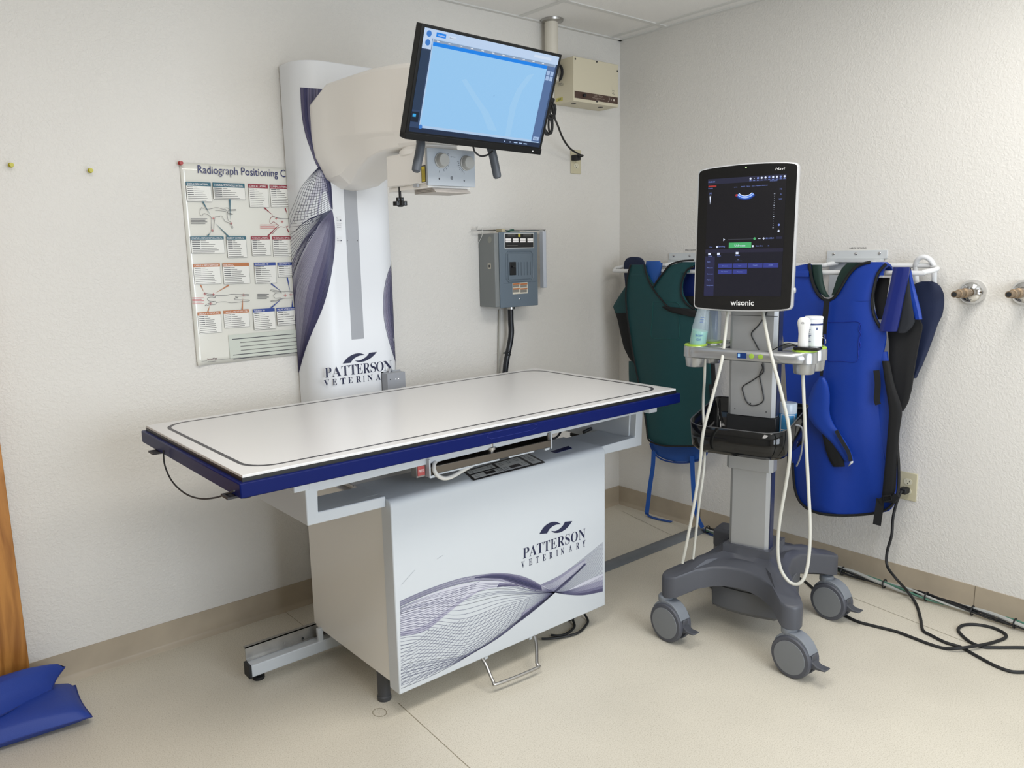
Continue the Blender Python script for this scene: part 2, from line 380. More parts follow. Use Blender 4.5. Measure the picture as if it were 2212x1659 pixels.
strips(g, [(1080, 925), (1220, 830), (1330, 760), (1420, 690), (1500, 610), (1595, 520)], [(1080, 985), (1230, 865), (1345, 765), (1440, 690), (1530, 600), (1600, 525)], [INK[c] for c in 'bcd'], fp2)
for A, B, n, M2, t0, t1 in ((T, U, 9, None, 0, 1), (U, LO, 26, MI, 0, 1), (U, LO, 9, MI, .80, 1), (U, LO, 7, MI, 0, .16)):
    fam(g, A, B, n, fp, (0, 1, 0), .0009, LN, M2, t0=t0, t1=t1)
# diagonals
for k in range(24):
    t = k/23
    e = Vector((330, 1062, 0)).lerp(Vector((1150, 795, 0)), t)
    s = Vector((98, 1190+330*t*2, 0)) if t < .5 else lerp(resam(LO, 40)[int((t-.5)*2*26)], resam(LO, 40)[int((t-.5)*2*26)], 0)
    mid = s.lerp(e, .5)+Vector((18, 22, 0))
    g.ribbon(crv([(s.x, s.y), (mid.x, mid.y), (e.x, e.y)]), .0009, (0, 1, 0), LN)
for k in range(15):
    t = k/14; s = (94, 900+210*t); e = Vector((740, 665, 0)).lerp(Vector((330, 1050, 0)), t)
    g.ribbon(crv([s, ((s[0]+e.x)/2, (s[1]+e.y)/2+12), (e.x, e.y)]), .001, (0, 1, 0), LN)
fam(g, [(1240, 690), (1400, 612), (1550, 502), (1680, 398), (1744, 344)], [(1345, 752), (1450, 735), (1560, 680), (1660, 630), (1741, 600)], 24, fp, (0, 1, 0), .001, LN)
fam(g, [(1100, 935), (1230, 830), (1345, 745), (1440, 660), (1530, 585), (1595, 515)], [(1000, 1040), (1200, 885), (1352, 755), (1450, 670), (1540, 590), (1605, 525)], 12, fp, (0, 1, 0), .001, LN)
fam(g, [(1352, 752), (1450, 740), (1600, 690), (1743, 620)], [(1352, 753), (1450, 770), (1590, 774), (1742, 745)], 14, fp, (0, 1, 0), .001, LN)
g.build('wave_graphic', LN, tb)
def logo(g, F, pts1, pts2, m):
    for o, i in (pts1, pts2): g.fill([F(*p) for p in o], [F(*p) for p in i], m)
def qs(pts, n=5): return [(v.x, v.y) for v in smooth([Vector((a, b, 0)) for a, b in pts], n)]
def put_logo(g, F, m):
    """two interlocking brush swooshes, in zoomed-crop coordinates given by F"""
    logo(g, F, (qs([(1226, 277), (1262, 222), (1310, 186), (1360, 178), (1404, 198)]), qs([(1290, 272), (1308, 238), (1340, 212), (1372, 200), (1404, 198)])),
         (qs([(1322, 252), (1352, 268), (1400, 262), (1452, 228), (1495, 172)]), qs([(1322, 252), (1360, 252), (1394, 232), (1420, 205), (1434, 178)])), m)
g = MB(); g.flat = True
put_logo(g, fp, NAVYP)
def ontext(g, s, F, a, b, h_up, m, serif=True, off=0.0, nrm=None):
    """text baseline from a to b (crop coords), height point h_up above a"""
    o = F(*a); r = F(*b)-o; u = F(*h_up)-o; g.text(s, o, r, u, w=r.length, h=u.length, m=m, serif=serif, off=off)
ontext(g, 'PATTERSON', fp, (1092, 482), (1600, 312), (1092, 395), NAVYP, off=-.008)
for k, (x, y) in enumerate(((1080, 556), (1142, 535), (1198, 517), (1254, 499), (1309, 481), (1366, 460), (1402, 448), (1468, 424), (1527, 404), (1578, 386))):
    o = fp(x, y); u = fp(x, y-52)-o; g.text('VETERINARY'[k], o, (1, 0, 0), (0, 0, 1), h=u.length, w=(.0145 if 'VETERINARY'[k] != 'I' else .006), m=NAVYP, serif=True)
g.build('lettering', NAVYP, tb)
for a, b in (((105, 690), (210, 572)), ((395, 480), (440, 450))):
    g = MB(); g.flat = True; g.ribbon([fp(*a), fp(*b)], .0012, (0, 1, 0)); g.build('scuff_mark', mat('scuff', '#a9aeb4', .5), tb)
# --- control panel on the hood top
def hp(x, y, dz=.0012): return at(x, y, 2, czt+dz)
SILV = mat('silver_membrane', '#dcdedb', .6); DARKP = mat('panel_black', '#15131c', .3)
g = MB(); q = [(1000, 1018), (1140, 978), (1178, 998), (1023, 1037)]
g.prism([(hp(*p).x, hp(*p).y) for p in q], 2, czt-.001, czt+.0010); cp = g.build('control_panel', DARKP, tb); cp['label'] = 'black and silver membrane control panel'
def bil(u, v, dz=.0014):
    A, B, C2, D = [hp(*p, dz=dz) for p in q]
    return (A.lerp(B, u)).lerp(D.lerp(C2, u), v)
def pq(g, u0, v0, u1, v1, m, dz=.0016): g.poly([bil(u0, v0, dz), bil(u1, v0, dz), bil(u1, v1, dz), bil(u0, v1, dz)], m)
g = MB(); g.flat = True
for r in ((.03, .1, .40, .44), (.03, .54, .43, .92), (.44, .1, .80, .92), (.84, .1, .97, .92)): pq(g, *r, SILV)
g.build('membrane_key_field', SILV, cp)
for r in ((.20, .58, .34, .80), (.55, .60, .70, .82)):
    g = MB(); g.flat = True; pq(g, *r, DARKP, .002); g.build('digit_display', DARKP, cp)
KL = mat('key_line', '#55575a', .5)
for u, v in ((.09, .7), (.4, .7), (.49, .7), (.76, .7), (.08, .25), (.34, .25), (.5, .28), (.62, .28), (.74, .28), (.9, .3), (.9, .6)):
    g = MB(); g.flat = True; c0 = (u-.022, v-.1, u+.022, v+.1); K = [bil(*k, .0019) for k in ((c0[0], c0[1]), (c0[2], c0[1]), (c0[2], c0[3]), (c0[0], c0[3]), (c0[0], c0[1]))]
    K2 = [bil(*k, .0019) for k in ((c0[0]+.004, c0[1]+.02), (c0[2]-.004, c0[1]+.02), (c0[2]-.004, c0[3]-.02), (c0[0]+.004, c0[3]-.02), (c0[0]+.004, c0[1]+.02))]
    g.fill(K, K2); g.build('key', KL, cp)
for u, v, l in ((.14, .25, .14), (.55, .2, .04), (.88, .45, .05)):
    g = MB(); g.flat = True; g.ribbon([bil(u, v, .0019), bil(u+l, v, .0019)], .002, (0, 0, 1)); g.build('key_caption', KL, cp)
g = MB(); r = [(1190, 975), (1228, 963), (1236, 968), (1200, 978.5)]
g.prism([(hp(*p).x, hp(*p).y) for p in r], 2, czt-.001, czt+.0012); g.build('emblem_badge', NAVY, tb)
# --- cassette tray under the top
y0 = -.90
g = MB(); xa, xb = -1.866, -1.372
g.box((xa, -.905, .728), (xb, -.897, .752)); g.box((xa, -.897, .728), (xb, -.62, .732)); g.box((xa, -.897, .728), (xa+.006, -.62, .775)); g.box((xb-.006, -.897, .728), (xb, -.62, .775)); g.box((xa+.02, -.72, .73), (xb-.02, -.71, .79))
TRAY = []; tr = g.build('cassette_tray', mat('tray_steel', '#77716a', .35, .9), tb, bevel=.001)
g = MB(); g.box((xa-.004, -.909, .720), (xa+.02, -.900, .727)); g.box((xa-.006, -.908, .722), (xa-.001, -.86, .778)); g.box((xb-.03, -.909, .721), (xb-.01, -.9, .728)); g.box((xb+.0005, -.906, .722), (xb+.005, -.86, .778)); g.box((xa+.02, -.907, .7245), (-1.60, -.9, .729)); g.box((-1.56, -.907, .7245), (-1.45, -.9, .729))
g.build('tray_trim', WHITE, tb)
g = MB(); g.box((-1.95, -.78, .79), (-1.3, -.5, .815), BLACK); g.box((-1.80, -.86, .79), (-1.42, -.62, .81), BLACK); g.build('receptor_housing', BLACK, tb)
g = MB(); g.lathe([(.011, 0), (.011, .02), (.017, .022), (.017, .030), (.009, .032), (.009, .05)], (-1.617, -.885, .738), (0, 0, 1)); g.tube(smooth([(-1.617, -.885, .77), (-1.58, -.88, .775), (-1.55, -.87, .79)]), .002)
g.build('tray_knob', STEEL, tb)
g = MB(); a = at(901, 1008, 1, -.93); b = at(917, 1025, 1, -.93)
g.box((a.x-.003, -.93, b.z-.006), (b.x+.002, -.90, a.z+.002)); pb = g.build('press_button_housing', mat('grey_switch', '#8d8a86', .5), tb, bevel=.001)
g = MB(); RED = mat('red_button', '#b4504e', .4); g.box((a.x, -.933, b.z), (b.x, -.929, a.z), RED)
g.text('PRESS', ((a.x+b.x)/2, -.9336, (a.z+b.z)/2), (1, 0, 0), (0, 0, 1), w=.020, h=.009, m=mat('white_print', '#eeeae8', .5), center=True)
g.build('press_button', RED, pb)
g = MB(); hs = [(952, 992, -.86), (940, 998, -.93), (937, 1012, -.95), (944, 1026, -.955), (958, 1033, -.955), (975, 1030, -.955), (1000, 1016, -.94), (1020, 1005, -.925), (1030, 1000, -.912)]
g.tube(smooth([at(a, b, 1, c) for a, b, c in hs]), .0065, n=10); g.build('cable_loop', mat('white_hose', '#d5d3cd', .5), tb)
g = MB(); g.tube(smooth([(-1.37, -.8, .735), (-1.33, -.84, .74), (-1.28, -.85, .733), (-1.2, -.8, .74)]), .004); g.build('under_table_cable', BLACKM, tb)
g = MB(); g.tube(smooth([at(1260, 934, 1, -.7), at(1285, 925, 1, -.7), at(1310, 936, 1, -.6)]), .007)
g.build('under_table_cable', BLACKM, tb)
g = MB(); e = at(1250, 935, 1, -.6); g.box((e.x-.03, -.66, e.z-.012), (e.x+.07, -.58, e.z+.002)); g.tube([(e.x+.03, -.62, e.z), (e.x+.03, -.62, .82)], .003); g.build('latch_bracket', mat('dark_metal', '#3c3a38', .4, .8), tb)
for o in COL.objects:
    if o.name in ('cassette_tray', 'tray_trim', 'tray_knob'): o.location += Vector((-.020, -.042, .010))
# --- pedal, rail, strap
g = MB(); P = [(-1.72, -.93, .10), (-1.719, -.972, .078), (-1.726, -1.02, .038), (-1.715, -1.033, .030), (-1.56, -1.045, .030), (-1.548, -1.033, .038), (-1.497, -.972, .080), (-1.49, -.93, .10)]
g.tube(smooth(P, 5), .0055, n=10); g.build('foot_pedal_bar', STEEL, tb)
for x in (-1.70, -1.505):
    MB().box((x-.006, -.955, .078), (x+.006, -.93, .1)).build('pedal_clip', WHITE, tb)
g = MB(); g.box((-2.288, -.447, .022), (-1.0, -.405, .064)); g.box((-2.045, -.447, .06), (-2.025, -.43, .11)); g.build('base_tube', WHITE, tb, bevel=.003)
MB().box((-2.297, -.449, .020), (-2.287, -.403, .066)).build('tube_end_cap', BLACKM, tb, bevel=.002)
g = MB(); g.box((-2.287, -.402, .062), (-1.05, -.399, .110)); g.box((-2.287, -.402, .107), (-1.05, -.385, .110)); g.box((-2.287, -.412, .0645), (-1.05, -.399, .068))
rl = g.build('steel_channel', mat('galvanised_steel', '#aaa8a4', .35, .9, var=(20, .15)), tb)
for px, py in ((614, 1389), (654, 1379)):
    q2 = at(px, py, 1, -.403); MB().lathe([(.004, 0), (.004, .002)], q2, (0, -1, 0), n=12).build('screw', STEEL if px < 640 else BLACK, rl)
for x in (-2.258, -1.1):
    MB().lathe([(.018, 0), (.02, .003), (.02, .011), (.008, .013), (.008, .024)], (x, -.426, 0), (0, 0, 1)).build('leveling_foot', BLACKM, tb)
for px, py in ((338, 966), (500, 1056)):
    q2 = at(px+5, py, 0, tx0-.006); MB().box((tx0-.030, q2.y-.022, .842), (tx0+.03, q2.y+.022, .8475)).build('tie_down_clip', mat('dark_clip', '#2c2b2e', .5), tb)
g = MB(); g.tube(smooth([at(a, b, 0, tx0-.022) for a, b in ((353, 972), (356, 1005), (372, 1040), (400, 1066), (432, 1077), (465, 1075), (492, 1066), (506, 1060))]), .0022); g.build('tie_down_cord', BLACKM, tb)
q2 = at(530, 1066, 2, .846); MB().lathe([(.014, 0), (.015, .006), (.011, .010)], (q2.x, q2.y, .838), (0, 0, 1)).build('rubber_bumper', BLACKM, tb)
q2 = at(1455, 873, 2, .846); MB().lathe([(.012, 0), (.012, .006), (.01, .008)], (-.965, -1.09, .839), (0, 0, 1)).build('rubber_bumper', BLACKM, tb)
# ================================================================== X-RAY COLUMN
xs = thing('xray_column', 'tall white x-ray column with blue wave graphics and a cream tube arm, standing against the wall', 'x-ray machine', (-1.667, -.08, 0))
kx0, kx1, ky, kz = -1.850, -1.470, -.172, 2.08
def colprof(r=.10, n=12):
    P = [(kx0, -.008)]
    for k in range(n+1):
        a = PI/2*k/n; P.append((kx0+r-r*math.cos(a), ky+r-r*math.sin(a)))
    for k in range(n+1):
        a = PI/2*k/n; P.append((kx1-r+r*math.sin(a), ky+r-r*math.cos(a)))
    return P+[(kx1, -.008)]
KW = mat('white_column_enamel', '#e3e6ea', .4)
g = MB(); g.prism(colprof(), 2, 0.005, kz); g.build('column', KW, xs, angle=50, bevel=.003)
CP = [Vector(q) for q in colprof(n=16)]
def kp(x, y):
    """sight line through a photo pixel onto the curved front of the column"""
    d = CF+CR*((x-CW/2)/FPX)-CU*((y-CH/2)/FPX); o = Vector((CAM.x, CAM.y)); dv = Vector((d.x, d.y)); best = None; near = None
    for a, b in zip(CP, CP[1:]):
        e = b-a; den = dv.x*e.y-dv.y*e.x
        if abs(den) < 1e-12: continue
        w_ = a-o; t = (w_.x*e.y-w_.y*e.x)/den; u = (w_.x*dv.y-w_.y*dv.x)/den
        if -1e-6 <= u <= 1+1e-6 and t > 0 and (best is None or t < best[0]): best = (t, e)
        uc = min(max(u, 0), 1); q = a+e*uc; t2 = (q-o).dot(dv)/dv.dot(dv); dist = (o+dv*t2-q).length
        if near is None or dist < near[0]: near = (dist, q, t2, e)
    if best: t, e = best; P = CAM+d*t
    else: _, q, t, e = near; P = Vector((q.x, q.y, CAM.z+d.z*t))
    n = Vector((e.y, -e.x, 0)).normalized()
    return P+n*.0011
def k1(x, y): return kp(350+x/3.0164, 320+y/3.0164)
def k2(x, y): return kp(580+x/2.6976, 20+y/2.6976)
def kb(F): return lambda x, y: F(x, y)+(F(x, y)-CAM).normalized()*.0005
g = MB(); g.flat = True
strips(g, [(187, 455), (195, 600), (215, 720), (255, 840), (285, 915), (330, 960), (358, 1010)], [(330, 466), (325, 520), (320, 640), (330, 740), (340, 830), (350, 900), (365, 1000)], [INK[c] for c in 'dededed'], kb(k2))
fam(g, [(187, 455), (195, 600), (215, 720), (255, 840), (285, 915), (330, 960), (358, 1010)], [(330, 466), (325, 520), (320, 640), (330, 740), (340, 830), (350, 900), (365, 1000)], 9, k2, (0, 1, 0), .002, INK['f'])
# mesh part
ML = [(1020, 125), (960, 190), (905, 265), (862, 365), (818, 470), (822, 500), (840, 560)]; MR = [(1022, 120), (1060, 170), (1088, 215), (1098, 300), (1102, 360), (1108, 400), (1100, 410)]
strips(g, [(1022, 120), (1050, 200), (1075, 290), (1095, 380)], [(1040, 125), (1095, 215), (1108, 320), (1112, 400)], [INK[c] for c in 'def'], kb(k1))
strips(g, [(1010, 130), (990, 260), (900, 400), (822, 520)], [(1040, 150), (1070, 240), (1090, 340), (1105, 405)], [INK[c] for c in 'aab'], kb(k1))
fam(g, ML[:6], MR[:6], 14, k1, (0, 1, 0), .0012, NAVYP)
for k in range(18):
    t = k/17; a = Vector((985-160*t, 165+350*t, 0)); b = Vector((1070+35*min(1, t*2), 190+215*t, 0))
    g.ribbon([k1(v.x, v.y) for v in resam([(a.x, a.y), ((a.x+b.x)/2, (a.y+b.y)/2+12+18*t), (b.x, b.y)], 10)], .0012, (0, 1, 0), NAVYP)
g.ribbon([k1(v.x, v.y) for v in resam([(838, 545), (870, 540), (910, 500), (960, 465), (1030, 435), (1102, 405)], 16)], .003, (0, 1, 0), INK['f'])
# silk ribbon
RL = [(1095, 410), (1010, 480), (930, 600), (880, 780), (852, 860)]
EDGE = [(838, 560), (842, 700), (852, 860), (862, 1000), (872, 1130), (882, 1300), (892, 1462)]
RR = [(1108, 402), (1124, 500), (1125, 640), (1108, 790), (1080, 930), (1040, 1060), (975, 1210), (930, 1330), (893, 1462)]
RI = [(1100, 408), (1040, 520), (960, 690), (890, 860), (868, 1000), (874, 1130), (880, 1260), (886, 1370), (892, 1462)]
EDG = [(1098, 410), (1020, 480), (920, 600), (846, 760), (852, 900), (864, 1060), (872, 1200), (880, 1340), (892, 1462)]
strips(g, RI, EDG, [INK[c] for c in 'bbaab'], kb(k1), 40)
fam(g, RI, EDG, 16, k1, (0, 1, 0), .0009, INK['d'], N=40)
strips(g, RR, RI, [INK[c] for c in 'ffeeddcccbbbbb'], kb(k1), 40)
fam(g, RR, RI, 30, k1, (0, 1, 0), .0009, INK['d'], N=40)
fam(g, [(1100, 408), (1000, 450), (900, 520), (832, 565)], [(1100, 410), (1020, 500), (930, 640), (850, 850)], 13, k1, (0, 1, 0), .0016, NAVYP)
g.ribbon([k1(v.x, v.y) for v in resam([(1040, 440), (1000, 540), (930, 650), (880, 760), (850, 840)], 16)], .003, (0, 1, 0), INK['f'])
# right ribbon
QL = [(1505, 728), (1472, 810), (1450, 900), (1441, 1000), (1446, 1110), (1468, 1220), (1500, 1330), (1540, 1445)]
QR = [(1507, 728), (1512, 850), (1518, 960), (1522, 1060), (1527, 1160), (1531, 1260), (1536, 1350), (1541, 1445)]
strips(g, QL, QR, [INK[c] for c in 'bgcdee'], kb(k1)); fam(g, QL, QR, 14, k1, (0, 1, 0), .0012, NAVYP)
g.build('wave_graphic', NAVYP, xs)
g = MB(); g.flat = True
put_logo(g, lambda x, y: k1(1176+(x-1226)*.833, 1327+(y-172)*.63+(1495-x)*.04), NAVYP)
def k1f(x, y): p = at(350+x/3.0164, 320+y/3.0164, 1, ky-.0008); return p
for k, ch in enumerate('PATTERSON'):
    x = (1063, 1110, 1172, 1222, 1270, 1312, 1360, 1396, 1446)[k]; wd = (44, 60, 48, 48, 40, 46, 36, 50, 56)[k]
    y = 1497-(x-1063)*.118; o = k1f(x, y); u = k1f(x, y-64)-o
    g.text(ch, o, (1, 0, 0), (0, 0, 1), h=u.length, w=(k1f(x+wd, y)-o).length, m=NAVYP, serif=True, off=-.008)
for k, ch in enumerate('VETERINARY'):
    x = (1056, 1113, 1164, 1215, 1266, 1312, 1340, 1394, 1440, 1478)[k]; wd = (36, 28, 34, 28, 32, 10, 34, 32, 32, 30)[k]
    y = 1552-(x-1056)*.115; o = k1f(x, y); u = k1f(x, y-40)-o
    g.text(ch, o, (1, 0, 0), (0, 0, 1), h=u.length, w=(k1f(x+wd, y)-o).length, m=NAVYP, serif=True)
g.build('lettering', NAVYP, xs)
# slot with grey cover strip and scale marks
a = at(740, 413, 1, ky); b = at(787, 730, 1, ky)
sx0, sx1 = at(758, 728, 1, ky).x, at(787, 728, 1, ky).x
sx0 = -1.682; sx1 = -1.634
sx0, sx1 = -1.703, -1.650
MB().box((sx0, ky-.0012, 1.076), (sx1, ky, 2.0)).build('slot_cover', mat('grey_slot_strip', '#a7aab0', .35, .4), xs)
g = MB(); g.flat = True
PAP = mat('label_paper', '#dfe1e4', .4)
x0 = -1.712
for x, y, tx in ((727, 474, ('To', 'Table Top')), (728, 489, ('36" FOCUS', 'DISTANCE')), (728, 518, ('To', 'Receptor'))):
    o = k1f((x-350)*3.0164, (y-320)*3.0164)
    g.poly([o+Vector((-.002, .0004, -.014)), o+Vector((.020, .0004, -.014)), o+Vector((.020, .0004, .012)), o+Vector((-.002, .0004, .012))], PAP)
    for j, s in enumerate(tx): g.text(s, o+Vector((0, 0, .003-.008*j)), (1, 0, 0), (0, 0, 1), h=.0035, w=min(.016, .003*len(s)), m=NAVYP)
    if x != 728 or y > 500: g.poly([o+Vector((.015, 0, -.006)), o+Vector((.020, 0, -.003)), o+Vector((.015, 0, 0))], NAVYP)
g.build('scale_label', PAP, xs)
for px in (750, 772):
    q2 = at(px, 520, 1, ky-.0012); MB().lathe([(.0016, 0), (.0016, .0008)], q2, (0, -1, 0), n=8).build('screw', BLACK, xs)
# --- tube arm housing: sections along y
def sec(y, xl, xr, zt, zc, zb, wb, f=1.0):
    cxm = (xl+xr)/2; r = .016
    P = [(xl, zc), (xl, zt-r), (xl+r*.3, zt-r*.3), (xl+r, zt), (xr-r, zt), (xr-r*.3, zt-r*.3), (xr, zt-r), (xr, zc)]
    f1, f2 = .62+.30*f, .28+.30*f; z1, z2 = zc-(zc-zb)*(.22+.16*f), zc-(zc-zb)*(.70+.10*f)
    P += [(cxm+wb+(xr-cxm-wb)*f1, z1), (cxm+wb+(xr-cxm-wb)*f2, z2), (cxm+wb, zb+.003), (cxm, zb-.002), (cxm-wb, zb+.003), (cxm-wb+(xl-cxm+wb)*f2, z2), (cxm-wb+(xl-cxm+wb)*f1, z1)]
    return [Vector((a, y, b)) for a, b in P]
rings = [sec(-.150, -1.810, -1.524, 1.935, 1.815, 1.632, .045), sec(-.185, -1.812, -1.522, 1.945, 1.812, 1.632, .045), sec(-.262, -1.803, -1.531, 1.985, 1.803, 1.641, .06, .8),
         sec(-.275, -1.800, -1.534, 1.986, 1.802, 1.646, .06, .75), sec(-.36, -1.80, -1.534, 1.985, 1.797, 1.683, .08, .3), sec(-.45, -1.80, -1.534, 1.984, 1.790, 1.712, .09, .2), sec(-.55, -1.797, -1.537, 1.983, 1.784, 1.724, .10, 0),
         sec(-.64, -1.775, -1.555, 1.982, 1.778, 1.728, .085, 0), sec(-.72, -1.757, -1.573, 1.975, 1.773, 1.730, .07), sec(-.77, -1.745, -1.585, 1.96, 1.77, 1.732, .06)]
g = MB(); g.loft(rings); g.build('tube_arm', CREAM, xs, angle=16, bevel=.004, seg=2)
# swivel ring + collimator
hx0, hx1, hy0, hy1 = -1.745, -1.560, -.785, -.545; hcx = (hx0+hx1)/2
MB().lathe([(.098, 0), (.098, .014), (.09, .022), (.09, .03)], (hcx, -.665, 1.706), (0, 0, 1), n=40).build('swivel_ring', CREAM, xs)
g = MB(); g.box((hx0+.001, hy0+.012, 1.612), (hx1-.001, hy1, 1.713)); col = g.build('collimator', CREAM, xs, bevel=.004); col['label'] = 'cream collimator box under the tube arm'
PANEL = mat('grey_instrument_panel', '#a6adb4', .45)
MB().box((hx0, hy0, 1.603), (hx1, hy0+.010, 1.716)).build('instrument_panel', PANEL, col, bevel=.0015)
def cpn(x, y, d=0): return at(860+x/3.858, 30+y/3.858, 1, hy0-d)
for x, y in ((355, 1222), (565, 1245)):
    p = cpn(x, y); kb_ = MB(); kb_.lathe([(.0235, 0), (.0235, .004), (.0208, .005), (.0200, .019), (.0185, .022)], p, (0, -1, 0), n=28)
    kb_.build('aperture_knob', mat('grey_knob', '#a2a29e', .45), col, bevel=.0006)
g = MB(); g.flat = True
INKD = mat('dark_ink', '#3a3d44', .5)
for cx_, cy_, a0, a1 in ((355, 1222, -70, 5), (565, 1245, 175, 250)):
    for k in range(8):
        t = math.radians(a0+(a1-a0)*k/7); p = cpn(cx_, cy_, .0004); d = Vector((math.cos(t), 0, math.sin(t)))
        g.ribbon([p+d*.0265, p+d*(.031 if k % 2 else .034)], .0012, (0, 1, 0))
p = cpn(448, 1367, .0004); ring = [p+Vector((math.cos(t*PI/8), 0, math.sin(t*PI/8)))*.0045 for t in range(17)]
g.ribbon(ring, .0012, (0, 1, 0)); g.ribbon([p+Vector((-.003, 0, -.003)), p+Vector((.003, 0, .003))], .001, (0, 1, 0)); g.ribbon([p+Vector((-.003, 0, .003)), p+Vector((.003, 0, -.003))], .001, (0, 1, 0))
g.poly([p+Vector((-.0018, 0, -.0018)), p+Vector((.0018, 0, -.0018)), p+Vector((.0018, 0, .0018)), p+Vector((-.0018, 0, .0018))])
for x, y in ((343, 1374), (551, 1391)):
    p = cpn(x, y, .0004); g.poly([p+Vector((0, 0, -.004)), p+Vector((.003, 0, 0)), p+Vector((0, 0, .004)), p+Vector((-.003, 0, 0))])
for x, y in ((343, 1315), (551, 1330)):
    p = cpn(x, y, .0004); g.ribbon([p+Vector((0, 0, -.003)), p+Vector((0, 0, .003))], .001, (0, 1, 0))
g.text('SID 40 inch', cpn(438, 1196, .0004), (1, 0, 0), (0, 0, 1), w=.018, h=.0034)
p = cpn(418, 1175, .0004)
for a, b in (((-.0018, -.003), (.0018, -.003)), ((.0018, -.003), (.0018, .004)), ((.0018, .004), (-.0018, .004)), ((-.0018, .004), (-.0018, -.003)), ((-.0025, .004), (.0025, .004))):
    g.ribbon([p+Vector((a[0], 0, a[1])), p+Vector((b[0], 0, b[1]))], .0009, (0, 1, 0))
p = cpn(421, 1207, .0004); g.ribbon([p+Vector((-.003, 0, 0)), p+Vector((.003, 0, 0))], .0016, (0, 1, 0))
g.build('panel_marking', INKD, col)
g = MB(); g.flat = True
YEL = mat('warning_yellow', '#d8c22a', .45)
p = at(917, 373, 0, hx0-.0006); yc = hy0+.022
g.poly([(hx0-.0005, yc-.011, 1.613), (hx0-.0005, yc+.013, 1.613), (hx0-.0005, yc+.013, 1.664), (hx0-.0005, yc-.011, 1.664)], BLACK)
g.poly([(hx0-.0008, yc-.008, 1.616), (hx0-.0008, yc+.010, 1.616), (hx0-.0008, yc+.010, 1.661), (hx0-.0008, yc-.008, 1.661)], YEL)
for k in range(6): g.ribbon([(hx0-.001, yc-.005+k*.0024, 1.62), (hx0-.001, yc-.005+k*.0024, 1.652)], .0007, (1, 0, 0), INKD)
g.build('warning_label', YEL, col)
g = MB(); g.box((hx0+.012, hy0+.02, 1.598), (hx1-.006, hy1+.01, 1.612), CREAM); g.build('collimator_base', CREAM, col, bevel=.002)
g = MB()
for k in range(4): g.box((hx0+.028, hy0+.0+.006*k, 1.583+.004*k), (hx1-.02, hy0+.12, 1.5865+.004*k), mat('filter_rail', '#b0aaa4', .4, .5))
g.build('filter_rail', CREAM, col, bevel=.0006)
g = MB(); g.box((hx0+.0, hy0+.06, 1.602), (hx0+.006, hy0+.085, 1.612)); g.build('rail_latch', mat('light_grey', '#aeb2b8', .4), col)
kn = Vector(at(865, 432, 1, -.60)); kn = Vector((-1.722, -.60, 1.0))
p = at(865, 447, 1, -.60)
g = MB(); KX, KY = p.x, -.60
g.lathe([(.0045, .020), (.0045, .07)], (KX, KY, p.z), (0, 0, 1), n=12)
star = []
for k in range(35):
    a = 2*PI*k/35; r = .0205+.0035*math.cos(7*a); star.append((KX+r*math.cos(a), KY+r*math.sin(a)))
g.prism(star, 2, p.z+.004, p.z+.018); g.prism([(KX+(x-KX)*.55, KY+(y-KY)*.55) for x, y in star], 2, p.z+.018, p.z+.030)
g.lathe([(.008, 0), (.013, .004)], (KX, KY, p.z), (0, 0, 1), n=20)
ko = g.build('locking_knob', BLACK, col, bevel=.001); ko['label'] = 'black star knob on a short stem'
# handles
HG = mat('handle_grip_grey', '#4b5057', .5)
for (x0, y0_, x1, y1_, yy) in ((909, 312, 899, 366, -.84), (1062, 325, 1074, 380, -.84)):
    a = at(x0, y0_, 1, yy); b = at(x1, y1_, 1, yy); d = (b-a).normalized()
    P = [a-d*.03+Vector((0, .02, .01)), a, b-d*.004, b+d*.004, b+d*.008]
    MB().tube(smooth(P[:3], 4)+P[3:], [.0135]*(len(smooth(P[:3], 4)))+[.0125, .008], n=16).build('grip_handle', HG, xs)
g = MB(); ha = at(909, 312, 1, -.84); hb = at(1062, 325, 1, -.84)
g.tube(smooth([ha+Vector((0, .02, .035)), ha+Vector((.01, .05, .05)), (hcx, -.765, 1.79), hb+Vector((-.01, .05, .05)), hb+Vector((0, .02, .035))]), .009, n=12); g.build('handle_bar', BLACKM, xs)
# small grey control box clipped to the column side
p = at(829, 803, 1, -.20); q2 = at(873, 838, 1, -.20)
g = MB(); g.box((p.x+.006, -.215, q2.z-.006), (q2.x-.002, -.172, p.z-.008)); g.box((p.x+.004, -.172, q2.z-.012), (q2.x+.004, -.165, p.z-.004)); g.tube(smooth([(p.x+.03, -.19, p.z-.01), (p.x+.04, -.185, p.z+.004), (p.x+.055, -.18, p.z-.01)]), .005)
cbx = g.build('control_box', mat('grey_box', '#9a9da3', .45), xs, bevel=.002)
for k, px in enumerate((845, 855, 861)):
    o = at(px-(2 if k == 0 else 0), 819-(px-853)*.12, 1, -.2165)
    MB().lathe([(.0016, 0), (.0012, .0015)], o, (0, -1, 0), n=10).build('status_light', mat('lamp_white', '#ffffff', emit=2) if k else BLACK, cbx)
